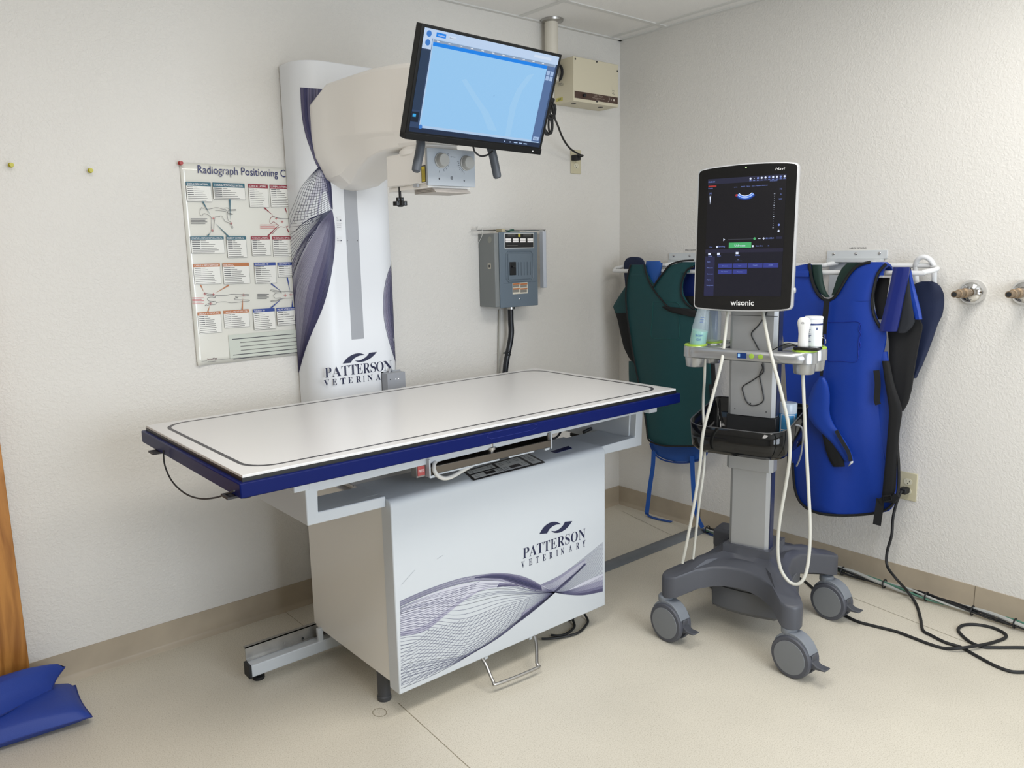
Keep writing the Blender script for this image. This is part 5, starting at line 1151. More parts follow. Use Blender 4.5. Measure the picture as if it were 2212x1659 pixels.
ru(.40, .70, .49, .7015, BL, .004)
for u, v, c in ((.935, .41, 0), (.935, .46, 1)):
    c0 = uu(u, v, .0042); g.poly([c0+(Rr*math.cos(t*PI/5+.3)+Ru*math.sin(t*PI/5+.3))*.0036 for t in range(10 if c else 10)], WT if c else BL)
g.poly([uu(.91, .505, .004), uu(.985, .505, .004), uu(.985, .525, .004), uu(.91, .525, .004)], Es('topbar', '#2b2c40'))
g.build('display', None, scr, **L)
g = MB(); g.flat = True; LT = mat('light_lettering', '#cfcfcd', .4)
a = p8(450, 1472); b = p8(682, 1472)
g.text('wisonic', SV(a[0], a[1], .0032), Rr, Ru, w=b[0]-a[0], m=LT, off=.018)
a = p8(898, 128); b = p8(988, 128); g.build('lettering', LT, scr, **L); g = MB(); g.flat = True
g.text('Navi', SV(a[0], a[1], .0032), (Rr), (Ru+Rr*.2), w=b[0]-a[0], h=.0085, m=LT)
g.build('lettering', LT, scr, **L)
a = p8(606, 100); MB().lathe([(.0022, 0), (.0022, .0006)], SV(a[0], a[1], .0028), S.to_3x3() @ Vector((0, 0, 1)), n=10).build('power_light', mat('lamp_green', '#b6ff9a', emit=2.5), scr, **L)
g = MB(); g.lathe([(.010, 0), (.010, .008), (.006, .010)], S @ Vector((sw-.002, -.17, -.02)), Rr, n=16); g.build('side_knob', mat('silver_frame', '#c0c1c2', .3, .4), scr, **L)
g = MB(); a = S @ Vector((0, -.04, -.04)); g.box((ccx-.05, -.10, 1.22), (ccx+.05, -.02, 1.36)); g.box((ccx-.04, -.13, 1.27), (ccx+.04, -.06, 1.40)); g.build('screen_mount', BLACKM, ct, bevel=.006, **L)
# --- cables, one object each
CW_ = mat('ivory_cable', '#bfbeb5', .45)
def cable(P, r, nm, m, par, n=10): g = MB(); g.tube(smooth([ca(*q) for q in P], 7), r, n=n); return g.build(nm, m, par)
cable([(1573, 668, .12), (1566, 730, .16), (1558, 785, .22), (1537, 865, .25), (1519, 935, .262), (1512, 1005, .25), (1500, 1085, .25), (1484, 1170, .26), (1474, 1216, .25)], .0055, 'probe_cable', CW_, ct)
cable([(1523, 765, .155), (1522, 815, .15), (1519, 880, .10), (1522, 990, .17), (1510, 1090, .2), (1497, 1207, .2)], .0048, 'probe_cable', CW_, ct)
cable([(1647, 668, .10), (1656, 720, .16), (1668, 775, .225), (1688, 850, .25), (1704, 925, .25), (1706, 985, .25), (1697, 1050, .24), (1685, 1120, .24), (1680, 1180, .24), (1685, 1225, .24), (1702, 1254, .24), (1722, 1262, .24), (1738, 1246, .23), (1747, 1205, .21), (1750, 1140, .19), (1746, 1050, .17), (1740, 940, .16), (1736, 850, .155), (1734, 795, .15)], .0056, 'probe_cable', CW_, ct)
cable([(1659, 668, .10), (1652, 684, .102), (1638, 703, .102), (1623, 721, .102), (1632, 742, .102), (1642, 762, .102), (1648, 785, .102), (1649, 803, .102), (1641, 811, .102), (1622, 824, .102), (1604, 836, .102), (1606, 850, .102), (1612, 867, .102), (1624, 876, .102), (1640, 873, .102), (1649, 864, .102), (1647, 845, .102), (1642, 820, .102), (1641, 808, .104), (1647, 796, .106), (1645, 786, .106)], .0018, 'charger_cable', BLACKM, ct)
cable([(1664, 759, .10), (1685, 748, .12), (1703, 742, .14), (1716, 745, .15), (1724, 748, .15)], .0018, 'charger_cable', BLACKM, ct)
# --- things on the cart
def lbl(o): return o
a = Mc @ Vector((cups[0][0], cups[0][1], 0))
GB = mat('clear_bottle', '#c5d4dd', .12, trans=.0, spec=.5); GB.node_tree.nodes['Principled BSDF'].inputs['Alpha'].default_value = .32
gb = thing('gel_bottle', 'clear squeeze bottle with green gel standing upside down in the left holder', 'bottle', (a.x, a.y, oz1-.03))
ax = Vector((0, 0, 1))+CT*.16; ax.normalize(); b0 = Vector((a.x, a.y, 1.025))
MB().lathe([(.018, 0), (.027, .02), (.0285, .05), (.028, .10), (.021, .160), (.019, .172), (.019, .176)], b0, ax, n=28).build('bottle', GB, gb)
MB().lathe([(.016, .004), (.025, .02), (.0272, .05), (.0270, .088), (.0268, .0885)], b0, ax, n=28).build('green_gel', mat('green_gel', '#5fae98', .25), gb)
g = MB(); g.flat = True
sd = (CAM-b0); sd.z = 0; sd.normalize(); sr = Vector((-sd.y, sd.x, 0)); 
for s, z, w_ in (('Scan', .07, .026), ('Gel', .055, .014)):
    g.text(s, b0+ax*z+sd*.0292-sr*w_/2, sr, ax, w=w_, h=.008, m=mat('blue_print', '#2a4b9a', .5))
for z in (.12, .128, .136): g.ribbon([b0+ax*z+sd*.026-sr*.006, b0+ax*z+sd*.026+sr*.006], .0014, sd, mat('blue_print', '#2a4b9a', .5))
g.build('printed_label', None, gb)
a = Mc @ Vector((cups[1][0]+.005, cups[1][1], 0)); 
sp = thing('squeeze_bottle', 'clear empty plastic bottle in the holder just behind the gel bottle', 'bottle', (a.x, a.y, 1.03))
MB().lathe([(.015, 1.03), (.024, 1.05), (.026, 1.10), (.026, 1.16), (.019, 1.19), (.019, 1.20)], (a.x, a.y, 0), (0, 0, 1), n=24).build('bottle', GB, sp)
a = Mc @ Vector((cups[3][0]-.006, cups[3][1]+.002, 0))
tbk = thing('test_tub', 'white round tub with a blue stripe standing in the right rear holder', 'tub', (a.x, a.y, 1.035))
MB().lathe([(.027, 1.035), (.0285, 1.05), (.0285, 1.156), (.0295, 1.157), (.0295, 1.163), (.027, 1.165)], (a.x, a.y, 0), (0, 0, 1), n=32).build('tub', mat('tub_white', '#dcdfe2', .35), tbk)
g = MB(); sd = (CAM-a); sd.z = 0; sd.normalize(); a0 = math.atan2(sd.y, sd.x)
def cyl(rr_, t, z): return Vector((a.x+rr_*math.cos(a0+t), a.y+rr_*math.sin(a0+t), z))
g.flat = True; NV = mat('blue_print_dark', '#1e2f66', .5)
g.fill([cyl(.0289, t*.15, 1.137) for t in range(-6, 12)], [cyl(.0289, t*.15, 1.143) for t in range(-6, 12)], NV)
for k, (z, l) in enumerate(((1.122, 3), (1.117, 2), (1.108, 4), (1.103, 4), (1.098, 3), (1.088, 3), (1.083, 4))): g.fill([cyl(.0289, t*.1-.5, z) for t in range(0, l)], [cyl(.0289, t*.1-.5, z+.0018) for t in range(0, l)], NV)
g.fill([cyl(.0289, t*.08+.3, 1.122) for t in range(3)], [cyl(.0289, t*.08+.3, 1.13) for t in range(3)], NV)
g.build('printed_label', NV, tbk)
a = Mc @ Vector((cups[2][0], cups[2][1], 0))
pr = thing('ultrasound_probe', 'white handheld ultrasound probe resting upright in the right front holder', 'ultrasound probe', (a.x, a.y, oz1))
u = a
g = MB(); rings = []
for z, rx, ry in ((1.055, .012, .010), (1.07, .017, .013), (1.09, .0165, .0125), (1.115, .0155, .012), (1.135, .018, .013), (1.150, .021, .014), (1.160, .019, .013), (1.167, .013, .010), (1.169, .004, .004)):
    rings.append([Vector((u.x, u.y, z))+sr*0+CT*(rx*math.cos(t*PI/12)-.006)+CN*ry*math.sin(t*PI/12) for t in range(24)])
g.loft(rings); g.build('probe', mat('probe_white', '#dcdcda', .35), pr, angle=60)
g = MB(); g.flat = True; g.text('C5', Vector((u.x, u.y, 1.148))+CN*.0145-CT*.01, CT, (0, 0, 1), w=.008, h=.006); g.build('marking', TXD, pr)
a2 = Mc @ Vector((cups[2][0]+.012, cups[2][1]-.012, 0)); g = MB(); g.box((-.040, -.026, oz1+.007), (.040, .026, oz1+.018)); 
o = tag(g.build('black_phone_pad', mat('gloss_black', '#0c0c0d', .15), bevel=.005, seg=3), 'small glossy black pad lying across the right front green-ringed holder', 'pad'); o.name = 'charging_pad'; o.matrix_world = Matrix.Translation((a2.x, a2.y, 0)) @ Mc.to_3x3().to_4x4()
a = Mc @ Vector((ccx+.108, -.03, 0))
wc_ = thing('wipes_canister', 'blue and clear wipes canister standing at the right end of the smoked basket', 'canister', (a.x, a.y, .70))
MB().lathe([(.030, .702), (.031, .71), (.031, .825), (.031, .826)], (a.x, a.y, 0), (0, 0, 1), n=28).build('canister', mat('canister_blue', '#3f86b8', .35), wc_)
MB().lathe([(.0305, .8262), (.0305, .858), (.028, .862), (.012, .864)], (a.x, a.y, 0), (0, 0, 1), n=28).build('lid', mat('canister_lid', '#a9b5c2', .3), wc_)
g = MB(); sd = (CAM-a); a0 = math.atan2(sd.y, sd.x); g.flat = True
for z in (.822, .77): g.fill([cyl(.0314, t*.15, z) for t in range(-5, 6)], [cyl(.0314, t*.15, z+.0022) for t in range(-5, 6)])
for t0 in (-.75, .2, .75): g.fill([cyl(.0314, t0, .74), cyl(.0314, t0+.05, .74)], [cyl(.0314, t0, .822), cyl(.0314, t0+.05, .822)])
g.build('label_line', WPR, wc_)
g = MB(); P = [Mc @ Vector((ccx+.150, -.09, .80)), Mc @ Vector((ccx+.166, -.06, .785)), Mc @ Vector((ccx+.168, -.05, .74)), Mc @ Vector((ccx+.160, -.04, .68)), Mc @ Vector((ccx+.145, -.03, .64))]
g.tube(smooth(P), .003); g.build('side_cable', mat('rim_grey2', '#7e8084', .4), ct)
# ================================================================== GOWN RACKS AND APRONS (right wall)
RW = mat('white_rack_tube', '#d9dadb', .3)
def rack(lab, y0, y1, pl, pr_, extra=None):
    r = thing('gown_rack', lab, 'wall rack', (0, (y0+y1)/2, 1.3))
    g = MB(); g.box((-.006, pr_, 1.338), (0, pl, 1.372)); g.box((-.003, pr_+.012, 1.13), (0, pl-.012, 1.34)); g.box((-.030, pr_+.012, 1.325), (0, pl-.012, 1.338)); g.build('wall_plate', mat('rack_white', '#ccd0d2', .35, .1), r, bevel=.001)
    for y in (pl-.03, (pl+pr_)/2, pr_+.03): MB().lathe([(.006, 0), (.006, .002), (.003, .004)], (-.006, y, 1.358), (-1, 0, 0), n=12).build('screw', CHROME, r)
    xf, xb, zf, zb_ = -.150, -.060, 1.287, 1.312
    P = []
    def X(x): return Vector((x, 0, 0))
    ym0, ym1 = pl-.02, pr_+.02
    def lp(ye, yi, s):
        A = [(xf, (y0+y1)/2, zf), (xf, ye+.05*s, zf)]
        for k in range(1, 8):
            t = PI*k/8; A.append(((xf+xb)/2-(xb-xf)/2*math.cos(t), ye+.05*s-.05*s*math.sin(t), zf+(zb_-zf)*k/8))
        A += [(xb, ye+.05*s, zb_), (xb, yi+.02*s, zb_), (xb+.012, yi+.045*s, zb_+.004), (-.012, yi+.07*s, zb_+.010)]
        return A
    g = MB(); g.tube(smooth(lp(y1, pr_-.02, 1), 5), .0095, n=12); g.build('hanging_bar', RW, r)
    g = MB(); g.tube(smooth(lp(y0, pl+.02, -1), 5), .0095, n=12); g.build('hanging_bar', RW, r)
    return r
ra_ = rack('white wall rack with tube rails holding the green apron, nearer the corner', -.078, -.845, -.334, -.587)
rb_ = rack('white wall rack with tube rails holding the royal blue apron', -.935, -1.640, -1.162, -1.413)
g = MB(); P = [(-.02, -1.545, 1.18), (-.035, -1.548, 1.22)]+[(-.06-.02*math.sin(PI*k/8), -1.582+.034*math.cos(PI*k/8), 1.30+.045*math.sin(PI*k/8)) for k in range(9)]+[(-.06, -1.618, 1.25), (-.05, -1.62, 1.19), (-.02, -1.622, 1.16)]
g.tube(smooth(P, 5), .0095, n=12); g.build('glove_hook', RW, rb_)
for s, y, z in (('SMALL GOWNS', -.405, 1.405), ('LARGE GOWNS', -1.238, 1.402)):
    a = at(1480, 541, 0, -.001) if 'SM' in s else at(1835, 537, 0, -.001)
    g = MB(); g.box((-.0009, a.y-.105, a.z-.008), (-.0001, a.y+.008, a.z+.013), mat('label_tape', '#d8d5cf', .4)); g.text(s, (-.0014, a.y, a.z-.003), (0, -1, 0), (0, 0, 1), w=.070, h=.008, m=TXD)
    tag(g.build('label_strip', TXD), 'clear label strip reading %s above the %s rack' % (s, 'left' if 'SM' in s else 'right'), 'label')
def fold(px, py, X, amp, fr, ph):
    return X-amp*math.sin((px+py*.16)*fr+ph)*min(1, max(.25, (py-560)/250))-amp*.5*noise.noise(Vector((px*.012, py*.006, ph)))*2
def sheet(g, rows, X, m=None, amp=.008, fr=.05, ph=0, th=.010, nu=14, sub=5):
    R_ = []
    for i in range(len(rows)-1):
        a, b = rows[i], rows[i+1]
        for k in range(sub): R_.append([a[j]+(b[j]-a[j])*k/sub for j in range(3)])
    R_.append(list(rows[-1]))
    # smooth row bounds
    for _ in range(2):
        R2 = [r[:] for r in R_]
        for i in range(1, len(R_)-1):
            for j in (1, 2): R2[i][j] = (R_[i-1][j]+2*R_[i][j]+R_[i+1][j])/4
        R_ = R2
    N = len(R_); vs = []; 
    for s in (0, 1):
        for py, l, r in R_:
            for i in range(nu+1):
                px = l+(r-l)*i/nu; XX = fold(px, py, X, amp, fr, ph)
                e = min(i, nu-i)/nu; bulge = -.006*min(1, e*5)
                v = at(px, py, 0, XX); v.x += (bulge if s == 0 else th); vs.append(v)
    fs = []; W_ = nu+1; T_ = N*W_
    for j in range(N-1):
        for i in range(nu):
            a = j*W_+i; fs += [(a, a+1, a+W_+1, a+W_), (T_+a, T_+a+W_, T_+a+W_+1, T_+a+1)]
    for j in range(N-1):
        for i in (0, nu): a = j*W_+i; fs.append((a, a+W_, T_+a+W_, T_+a))
    for i in range(nu):
        for j in (0, N-1): a = j*W_+i; fs.append((a, T_+a, T_+a+1, a+1))
    g.add(vs, fs, m)
def edge(pts, X, amp, fr, ph, r, nm, m, par, off=.007):
    g = MB(); q = smooth([Vector((a, b, 0)) for a, b in pts], 6)
    g.tube([at(v.x, v.y, 0, fold(v.x, v.y, X, amp, fr, ph)-off) for v in q], r, n=6); return g.build(nm, m, par)
GRN_ = mat('green_apron_nylon', '#083f43', .6, bump=(600, .12)); BLU_ = mat('royal_blue_nylon', '#083594', .5, bump=(600, .12)); BLK = mat('black_webbing', '#0b0c0f', .8, bump=(700, .1)); NVB = mat('navy_vinyl', '#16245e', .4); MBL = mat('mid_blue_nylon', '#1c4f9c', .5, bump=(500, .1)); DNV = mat('dark_navy_fabric', '#0c1b3c', .7, bump=(500, .15))
# green apron
ga = thing('lead_apron', 'dark green lead apron with black trim hanging from the left rack near the corner', 'lead apron', (-.17, -.45, .39))
GX_, GA, GF, GP = -.185, .009, .045, .6
g = MB()
sheet(g, [(572, 1362, 1392), (590, 1357, 1396), (610, 1354, 1408), (625, 1353, 1424), (640, 1352, 1440)], GX_, GRN_, GA, GF, GP, nu=8)
sheet(g, [(566, 1472, 1498), (574, 1446, 1492), (588, 1434, 1482), (605, 1420, 1474), (622, 1410, 1472), (640, 1402, 1474)], GX_, GRN_, GA, GF, GP, nu=8)
sheet(g, [(636, 1352, 1474), (655, 1351, 1484), (672, 1353, 1505), (700, 1357, 1528), (740, 1363, 1530), (780, 1370, 1532), (830, 1380, 1534), (880, 1390, 1537), (920, 1396, 1538), (948, 1400, 1538)], GX_, GRN_, GA, GF, GP, nu=26)
sheet(g, [(946, 1400, 1538), (956, 1412, 1537), (962, 1432, 1530)], GX_, GRN_, GA, GF, GP, nu=20, sub=2)
g.build('apron_front', GRN_, ga)
T2 = mat('black_trim', '#0a0b0d', .7)
edge([(1362, 572), (1357, 590), (1353, 615), (1352, 650), (1357, 700), (1363, 740), (1370, 780), (1380, 830), (1390, 880), (1396, 920), (1400, 948), (1412, 957), (1435, 963), (1480, 964), (1530, 962)], GX_, GA, GF, GP, .0042, 'black_trim', T2, ga)
edge([(1392, 571), (1396, 590), (1404, 612), (1418, 634), (1430, 648), (1442, 662), (1458, 668), (1480, 674), (1502, 680)], GX_, GA, GF, GP, .0045, 'black_trim', T2, ga)
edge([(1410, 622), (1420, 606), (1434, 588), (1448, 572), (1472, 564), (1498, 562)], GX_, GA, GF, GP, .0042, 'black_trim', T2, ga)
edge([(1498, 576), (1484, 584), (1475, 602), (1471, 622), (1473, 640), (1482, 655), (1500, 668)], GX_, GA, GF, GP, .0045, 'black_trim', T2, ga)
edge([(1534, 830), (1538, 880), (1540, 940)], GX_, GA, GF, GP, .006, 'black_trim', T2, ga)
edge([(1411, 652), (1409, 690), (1408, 728), (1440, 731), (1466, 731), (1466, 690), (1465, 655), (1411, 652)], GX_, GA, GF, GP, .0010, 'pocket_stitching', mat('green_stitch', '#0d5450', .6), ga, off=.0075)
g = MB(); sheet(g, [(662, 1430, 1436), (668, 1436, 1500), (676, 1452, 1512), (684, 1492, 1514)], GX_-.012, BLK, GA, GF, GP, th=.004, nu=10, sub=3); g.build('shoulder_strap', BLK, ga)
g = MB(); sheet(g, [(618, 1352, 1358), (635, 1340, 1358), (650, 1331, 1360), (662, 1324, 1362), (676, 1330, 1362)], GX_+.028, GRN_, .004, .05, 0, th=.006, nu=6)
sheet(g, [(662, 1324, 1364), (690, 1334, 1368), (720, 1340, 1376), (750, 1347, 1384), (772, 1358, 1388), (786, 1368, 1390)], GX_+.030, BLK, .004, .05, 0, th=.006, nu=6)
sheet(g, [(780, 1358, 1400), (810, 1358, 1410), (860, 1360, 1420)], GX_+.032, GRN_, .004, .05, 0, th=.006, nu=6)
g.build('back_panel', BLK, ga)
g = MB(); sheet(g, [(640, 1478, 1520), (690, 1490, 1535), (760, 1500, 1540), (840, 1510, 1545)], GX_+.024, BLK, .004, .05, 0, th=.01, nu=6); g.build('side_flap', BLK, ga)
# blue apron under the green one
ua = thing('lead_apron', 'mid blue lead apron hanging behind the green apron, its rounded hem showing below', 'lead apron', (-.10, -.45, .36))
g = MB(); UX = -.108
sheet(g, [(568, 1398, 1428), (585, 1400, 1426), (605, 1408, 1422), (622, 1418, 1428), (660, 1405, 1500), (800, 1400, 1520), (900, 1400, 1530), (955, 1404, 1535), (970, 1409, 1531), (984, 1420, 1524), (992, 1436, 1514), (997, 1455, 1498)], UX, MBL, .004, .03, 0, th=.012, nu=18)
sheet(g, [(564, 1396, 1424), (574, 1394, 1427), (588, 1397, 1426), (602, 1404, 1420), (615, 1411, 1417)], -.172, MBL, .002, .03, 0, th=.008, nu=6, sub=3)
g.build('apron_front', MBL, ua)
edge([(1404, 958), (1410, 974), (1422, 988), (1440, 996), (1470, 1000), (1500, 997), (1518, 990), (1530, 974)], UX, .004, .03, 0, .004, 'blue_trim', mat('blue_trim', '#183f88', .5), ua)
g = MB()
def strap(g, pts, X, wd, m, z=0):
    P = [at(a, b, 0, x) for a, b, x in pts]; P = smooth(P, 6); g.ribbon(P, wd, (1, .2, 0), m)
def tape(g, P, wd, nrm, m):
    """solid tape: ribbon with thickness"""
    P = smooth(P, 6); N = Vector(nrm).normalized(); vs = []; L_ = len(P)
    for i in range(L_):
        t = P[min(i+1, L_-1)]-P[max(i-1, 0)]; n_ = N if not callable(nrm) else nrm(i/L_); d = t.cross(n_).normalized()*wd/2
        vs += [P[i]-d-n_*.001, P[i]+d-n_*.001, P[i]+d+n_*.001, P[i]-d+n_*.001]
    fs = [(0, 1, 2, 3), tuple(4*(L_-1)+k for k in (3, 2, 1, 0))]
    for i in range(L_-1):
        for k in range(4): fs.append((4*i+k, 4*i+(k+1) % 4, 4*i+4+(k+1) % 4, 4*i+4+k))
    g.add(vs, fs, m)
g = MB(); tape(g, [at(a, b, 0, x) for a, b, x in ((1412, 975, -.12), (1410, 1010, -.13), (1404, 1050, -.14), (1400, 1085, -.15), (1397, 1108, -.16))], .022, (1, .3, 0), MBL); g.build('waist_tie', MBL, ua)
g = MB(); a = at(1397, 1108, 0, -.16); tape(g, [at(1398, 1112, 2, .012), at(1405, 1116, 2, .004), at(1425, 1122, 2, .004), at(1451, 1127, 2, .004)], .022, (0, 0, 1), MBL); tape(g, [at(1397, 1106, 2, .03), at(1398, 1112, 2, .012)], .022, (1, .3, 0), MBL); g.build('waist_tie', MBL, ua)
g = MB(); tape(g, [at(a, b, 0, x) for a, b, x in ((1495, 985, -.12), (1497, 1040, -.12), (1501, 1090, -.12), (1508, 1120, -.12), (1518, 1140, -.125))], .022, (1, .3, 0), MBL); tape(g, [at(1516, 1138, 2, .03), at(1526, 1149, 2, .006), at(1545, 1157, 2, .004), at(1562, 1161, 2, .004)], .022, (0, 0, 1), MBL); g.build('waist_tie', MBL, ua)
# navy collar with rounded top by the corner
def collar(name, lab, rows, X, m, par=None, nu=12, amp=.004):
    o = thing(name, lab, 'thyroid collar', tuple(at(rows[len(rows)//2][1], rows[len(rows)//2][0], 0, X)))
    g = MB(); sheet(g, rows, X, m, amp, .06, 0, th=.010, nu=nu, sub=4); g.build('collar', m, o); return o
c1 = collar('thyroid_collar', 'dark navy thyroid collar with rounded end behind the left end of the left rack rail', [(555, 1362, 1376), (558, 1354, 1384), (564, 1349, 1389), (573, 1347, 1391), (590, 1348, 1390), (610, 1350, 1388), (640, 1352, 1382), (660, 1354, 1378)], -.10, DNV)
ub = thing('lead_apron', 'violet blue lead apron hanging behind the green apron, its shoulder showing beside the touchscreen', 'lead apron', (-.11, -.5, 1.0))
g = MB(); sheet(g, [(566, 1486, 1530), (580, 1478, 1540), (610, 1474, 1545), (650, 1478, 1548), (700, 1480, 1548), (780, 1485, 1545)], -.128, NVB, .004, .05, 0, nu=8); g.build('apron_front', NVB, ub)
# royal blue apron
ba = thing('lead_apron', 'large royal blue lead apron with black trim hanging from the right rack', 'lead apron', (-.2, -1.35, .30))
BX, BA, BF, BP = -.185, .014, .032, 2.0
g = MB()
sheet(g, [(570, 1742, 1750), (576, 1712, 1752), (592, 1703, 1753), (612, 1697, 1757), (632, 1693, 1768), (650, 1690, 1783)], BX, BLU_, BA, BF, BP, nu=8)
sheet(g, [(566, 1876, 1914), (572, 1858, 1922), (582, 1843, 1908), (600, 1828, 1895), (620, 1818, 1888), (636, 1808, 1884), (650, 1786, 1883)], BX, BLU_, BA, BF, BP, nu=12)
sheet(g, [(648, 1690, 1883), (670, 1688, 1887), (695, 1687, 1896), (715, 1690, 1912), (735, 1692, 1913), (780, 1695, 1903), (850, 1699, 1896), (920, 1704, 1900), (1000, 1712, 1912), (1050, 1716, 1930), (1075, 1724, 1934), (1092, 1738, 1930), (1104, 1760, 1920), (1110, 1790, 1895)], BX, BLU_, BA, BF, BP, nu=34)
g.build('apron_front', BLU_, ba)
g = MB(); sheet(g, [(760, 1880, 1915), (850, 1880, 1925), (940, 1885, 1936), (1000, 1885, 1941), (1050, 1880, 1942), (1072, 1880, 1938), (1090, 1870, 1924)], BX+.02, BLU_, .006, .05, 0, nu=8); g.build('apron_side', BLU_, ba)
edge([(1748, 569), (1751, 590), (1756, 612), (1768, 636), (1786, 649), (1802, 642), (1816, 622), (1830, 598), (1845, 580), (1860, 571), (1880, 566)], BX, BA, BF, BP, .006, 'black_trim', T2, ba)
edge([(1914, 570), (1897, 590), (1889, 618), (1884, 650), (1888, 680), (1900, 705), (1912, 716)], BX, BA, BF, BP, .0055, 'black_trim', T2, ba)
edge([(1712, 1000), (1716, 1050), (1724, 1077), (1738, 1094), (1760, 1106), (1790, 1112), (1840, 1113), (1885, 1109), (1915, 1100), (1934, 1080), (1941, 1050), (1941, 1000), (1937, 950)], BX, BA, BF, BP, .0055, 'black_trim', T2, ba)
edge([(1788, 696), (1786, 735), (1786, 776), (1820, 780), (1852, 779), (1854, 740), (1858, 698), (1820, 696), (1788, 696)], BX, BA, BF, BP, .0011, 'pocket_stitching', mat('blue_stitch', '#0c2c92', .6), ba, off=.0078)
edge([(1859, 698), (1855, 712), (1860, 722), (1856, 734), (1859, 746), (1854, 758), (1855, 770)], BX, BA, BF, BP, .0016, 'pocket_stitching', mat('blue_stitch', '#0c2c92', .6), ba, off=.0078)
# dark lining visible inside the neck
g = MB(); sheet(g, [(572, 1752, 1772), (590, 1754, 1774), (610, 1758, 1776), (630, 1768, 1782), (642, 1782, 1790)], BX+.012, mat('dark_green_lining', '#14302a', .7), .003, .05, 0, nu=6)
sheet(g, [(568, 1830, 1860), (580, 1818, 1848), (600, 1808, 1834), (620, 1802, 1822), (638, 1796, 1810)], BX+.012, mat('dark_green_lining', '#14302a', .7), .003, .05, 0, nu=6); g.build('lining', BLK, ba)
def shoulder(par, m, pxs, top, X):
    a, b = at(pxs[0], top+4, 0, X), at(pxs[1], top+4, 0, X); c = ((X-.112)/2, a.z-.036); ro, ri = (-.112-X)/2+.006, (-.112-X)/2-.002; P = []
    for rr_, ks in ((ro, range(0, 13)), (ri, range(12, -1, -1))):
        for k in ks: t = PI*k/12; P.append((c[0]-rr_*math.cos(t), c[1]+rr_*math.sin(t)))
    g = MB(); g.prism(P, 1, b.y, a.y); g.build('shoulder_fold', m, par)
shoulder(ba, BLU_, (1716, 1748), 574, -.185); shoulder(ba, BLU_, (1868, 1910), 570, -.185)
shoulder(ga, GRN_, (1364, 1390), 576, -.185); shoulder(ga, GRN_, (1455, 1490), 568, -.185)
# belts
g = MB(); sheet(g, [(816, 1768, 1780), (830, 1758, 1787), (850, 1750, 1791), (870, 1744, 1791), (885, 1741, 1790), (900, 1746, 1792), (918, 1757, 1800), (935, 1774, 1812), (955, 1795, 1826), (975, 1810, 1836), (990, 1820, 1842), (998, 1826, 1842)], BX-.036, MB and mat('belt_blue', '#123c9c', .5, bump=(600, .12)), .005, .05, 0, th=.006, nu=8); g.build('waist_belt', BLU_, ba)
g = MB(); sheet(g, [(932, 1775, 1790), (950, 1778, 1806), (975, 1784, 1818), (995, 1792, 1822), (1008, 1800, 1824)], BX-.030, BLK, .003, .05, 0, th=.004, nu=6); g.build('hook_patch', BLK, ba)
g = MB(); tape(g, [at(a, b, 0, BX-.050) for a, b in ((1806, 930), (1820, 955), (1832, 975), (1838, 996))], .016, (1, 0, 0), mat('grey_hook_strip', '#23262e', .8)); g.build('hook_strip', BLK, ba)
g = MB(); g.flat = True; a = at(1836, 1002, 0, BX-.052); g.poly([a+Vector((0, .008, -.014)), a+Vector((0, -.012, .006)), a+Vector((0, -.012, .014)), a+Vector((0, -.002, .010))]); g.build('care_tag', mat('tag_white', '#c9cacb', .6), ba, solid=.001)
# black side straps and back flaps
g = MB(); sheet(g, [(690, 1912, 1985), (705, 1916, 1992), (740, 1920, 1984), (790, 1920, 1975), (840, 1922, 1968), (870, 1922, 1960), (888, 1924, 1950)], BX+.045, BLK, .008, .05, 1, th=.01, nu=10); g.build('back_flap', BLK, ba)
g = MB(); sheet(g, [(780, 1905, 1920), (830, 1912, 1930), (885, 1921, 1949), (930, 1918, 1942), (1000, 1912, 1936), (1060, 1906, 1934), (1085, 1904, 1922)], BX-.012, BLK, .004, .05, 1, th=.006, nu=6); g.build('side_belt', BLK, ba)
g = MB(); tape(g, [at(a, b, 0, BX-.02) for a, b in ((1893, 800), (1896, 830), (1894, 862), (1897, 874))], .022, (1, .1, 0), BLK); g.build('short_strap', BLK, ba)
g = MB(); tape(g, [at(a, b, 0, BX-.022) for a, b in ((1902, 1078), (1899, 1100), (1894, 1134))], .030, (1, .1, 0), BLK); g.build('hanging_strap', BLK, ba)
g = MB(); tape(g, [at(a, b, 0, BX-.026) for a, b in ((1900, 1084), (1912, 1078), (1926, 1080), (1938, 1070))], .022, (1, .1, 0), BLK); g.tube([at(a, b, 0, BX-.032) for a, b in ((1908, 1072), (1924, 1070), (1926, 1080), (1910, 1084))], .003, closed=True); g.build('buckle', BLK, ba)
g = MB(); sheet(g, [(600, 1890, 1920), (650, 1888, 1912), (690, 1895, 1915)], BX+.05, BLK, .002, .05, 0, nu=4); g.build('inner_lining', BLK, ba)
g = MB(); sheet(g, [(915, 1700, 1712), (960, 1700, 1714), (1000, 1700, 1708)], BX+.02, BLK, .002, .05, 0, nu=3); g.build('side_edge', BLK, ba)
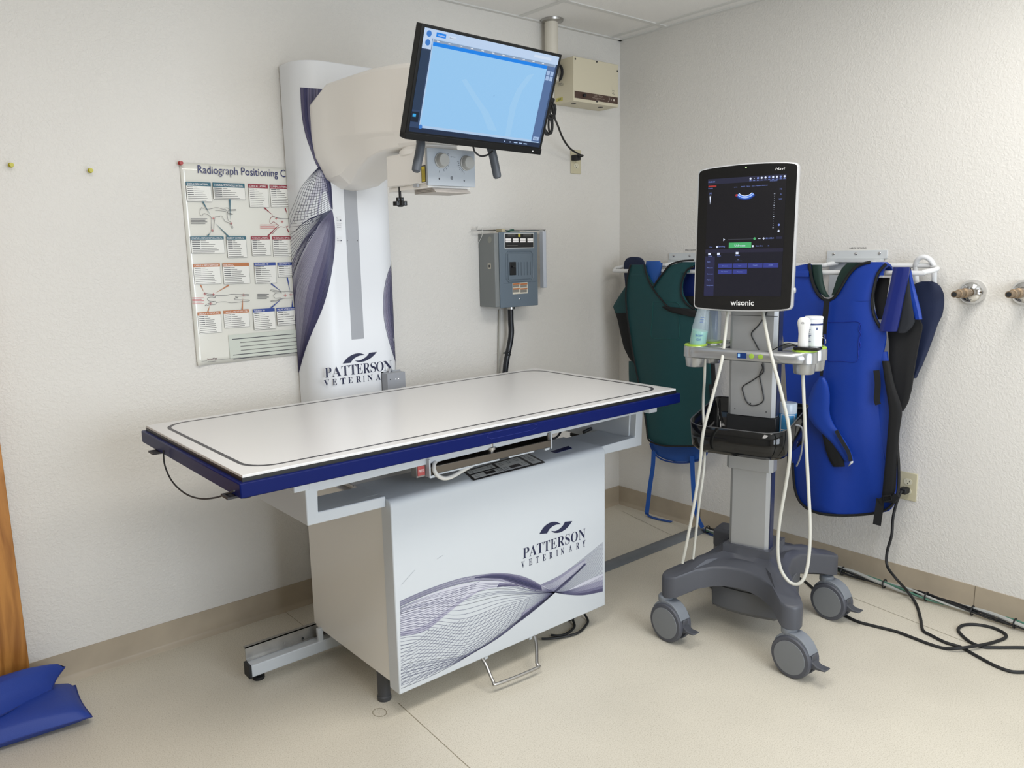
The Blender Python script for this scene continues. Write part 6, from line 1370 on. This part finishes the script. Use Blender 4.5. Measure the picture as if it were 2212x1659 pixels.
# lanyard with key ring
ly = thing('lanyard', 'black lanyard with a metal key ring hanging over the blue apron front', 'lanyard', (-.21, -1.2, 1.0))
g = MB(); tape(g, [at(a, b, 0, BX-.028) for a, b in ((1786, 650), (1783, 680), (1780, 705), (1779, 722))], .022, (1, .1, 0), BLK); tape(g, [at(a, b, 0, BX-.026) for a, b in ((1776, 720), (1777, 760), (1776, 790), (1774, 812))], .012, (1, .1, 0), BLK); g.build('strap', BLK, ly)
c0 = at(1778, 737, 0, BX-.032); g = MB(); g.tube([c0+Vector((.002*math.cos(t), .0125*math.cos(t*PI/10), .0125*math.sin(t*PI/10))) for t in range(20)], .0013, closed=True, n=6); g.tube([c0+Vector((0, .004*math.cos(t*PI/6), .018+.007*math.sin(t*PI/6))) for t in range(12)], .0012, closed=True, n=6); g.build('key_ring', CHROME, ly)
# navy collar strap over the rail and the thyroid collar at the far right
c2 = thing('thyroid_collar', 'glossy navy collar strap folded over the right rack rail', 'thyroid collar', (-.2, -1.5, 1.2))
g = MB(); sheet(g, [(577, 1930, 1964), (586, 1928, 1964), (612, 1923, 1958), (640, 1917, 1952), (680, 1907, 1944), (700, 1902, 1940), (716, 1899, 1936)], BX-.022, mat('navy_vinyl_gloss', '#18256a', .3), .003, .06, 0, th=.008, nu=8); g.build('strap_front', NVB, c2)
g = MB(); sheet(g, [(578, 1934, 1966), (600, 1936, 1966), (640, 1944, 1970), (670, 1942, 1974), (695, 1938, 1975), (708, 1936, 1968), (719, 1938, 1955)], BX+.012, mat('charcoal_fabric', '#1e2128', .8), .003, .06, 0, th=.008, nu=6); g.build('strap_back', BLK, c2)
g = MB(); sheet(g, [(578, 1958, 1966), (610, 1962, 1972), (640, 1964, 1980), (670, 1970, 1988), (690, 1976, 1991)], BX+.016, BLU_, .003, .06, 0, th=.006, nu=4); g.build('blue_flap', BLU_, ba)
c3 = collar('thyroid_collar', 'dark navy rounded thyroid collar hanging at the right end of the right rack', [(608, 1990, 2012), (612, 1978, 2022), (620, 1968, 2030), (635, 1965, 2037), (655, 1966, 2038), (680, 1972, 2034), (700, 1976, 2024), (730, 1976, 2014), (760, 1974, 2003), (790, 1972, 1990), (806, 1971, 1982), (817, 1970, 1978)], -.075, DNV)

# ------------------------------------------------------------------ groups of look-alikes
for o in list(COL.objects):
    if o.parent or o.get('group'): continue
    for k, v in (('power_outlet', 'ivory outlets on the walls'), ('push_pin', 'push pins in the back wall'), ('pipe_stub', 'pipe stubs on the right wall'), ('gown_rack', 'gown racks on the right wall'),
                 ('lead_apron', 'lead aprons on the racks'), ('thyroid_collar', 'thyroid collars on the racks'), ('label_strip', 'label strips above the racks')):
        if o.name.split('.')[0] == k: o['group'] = v
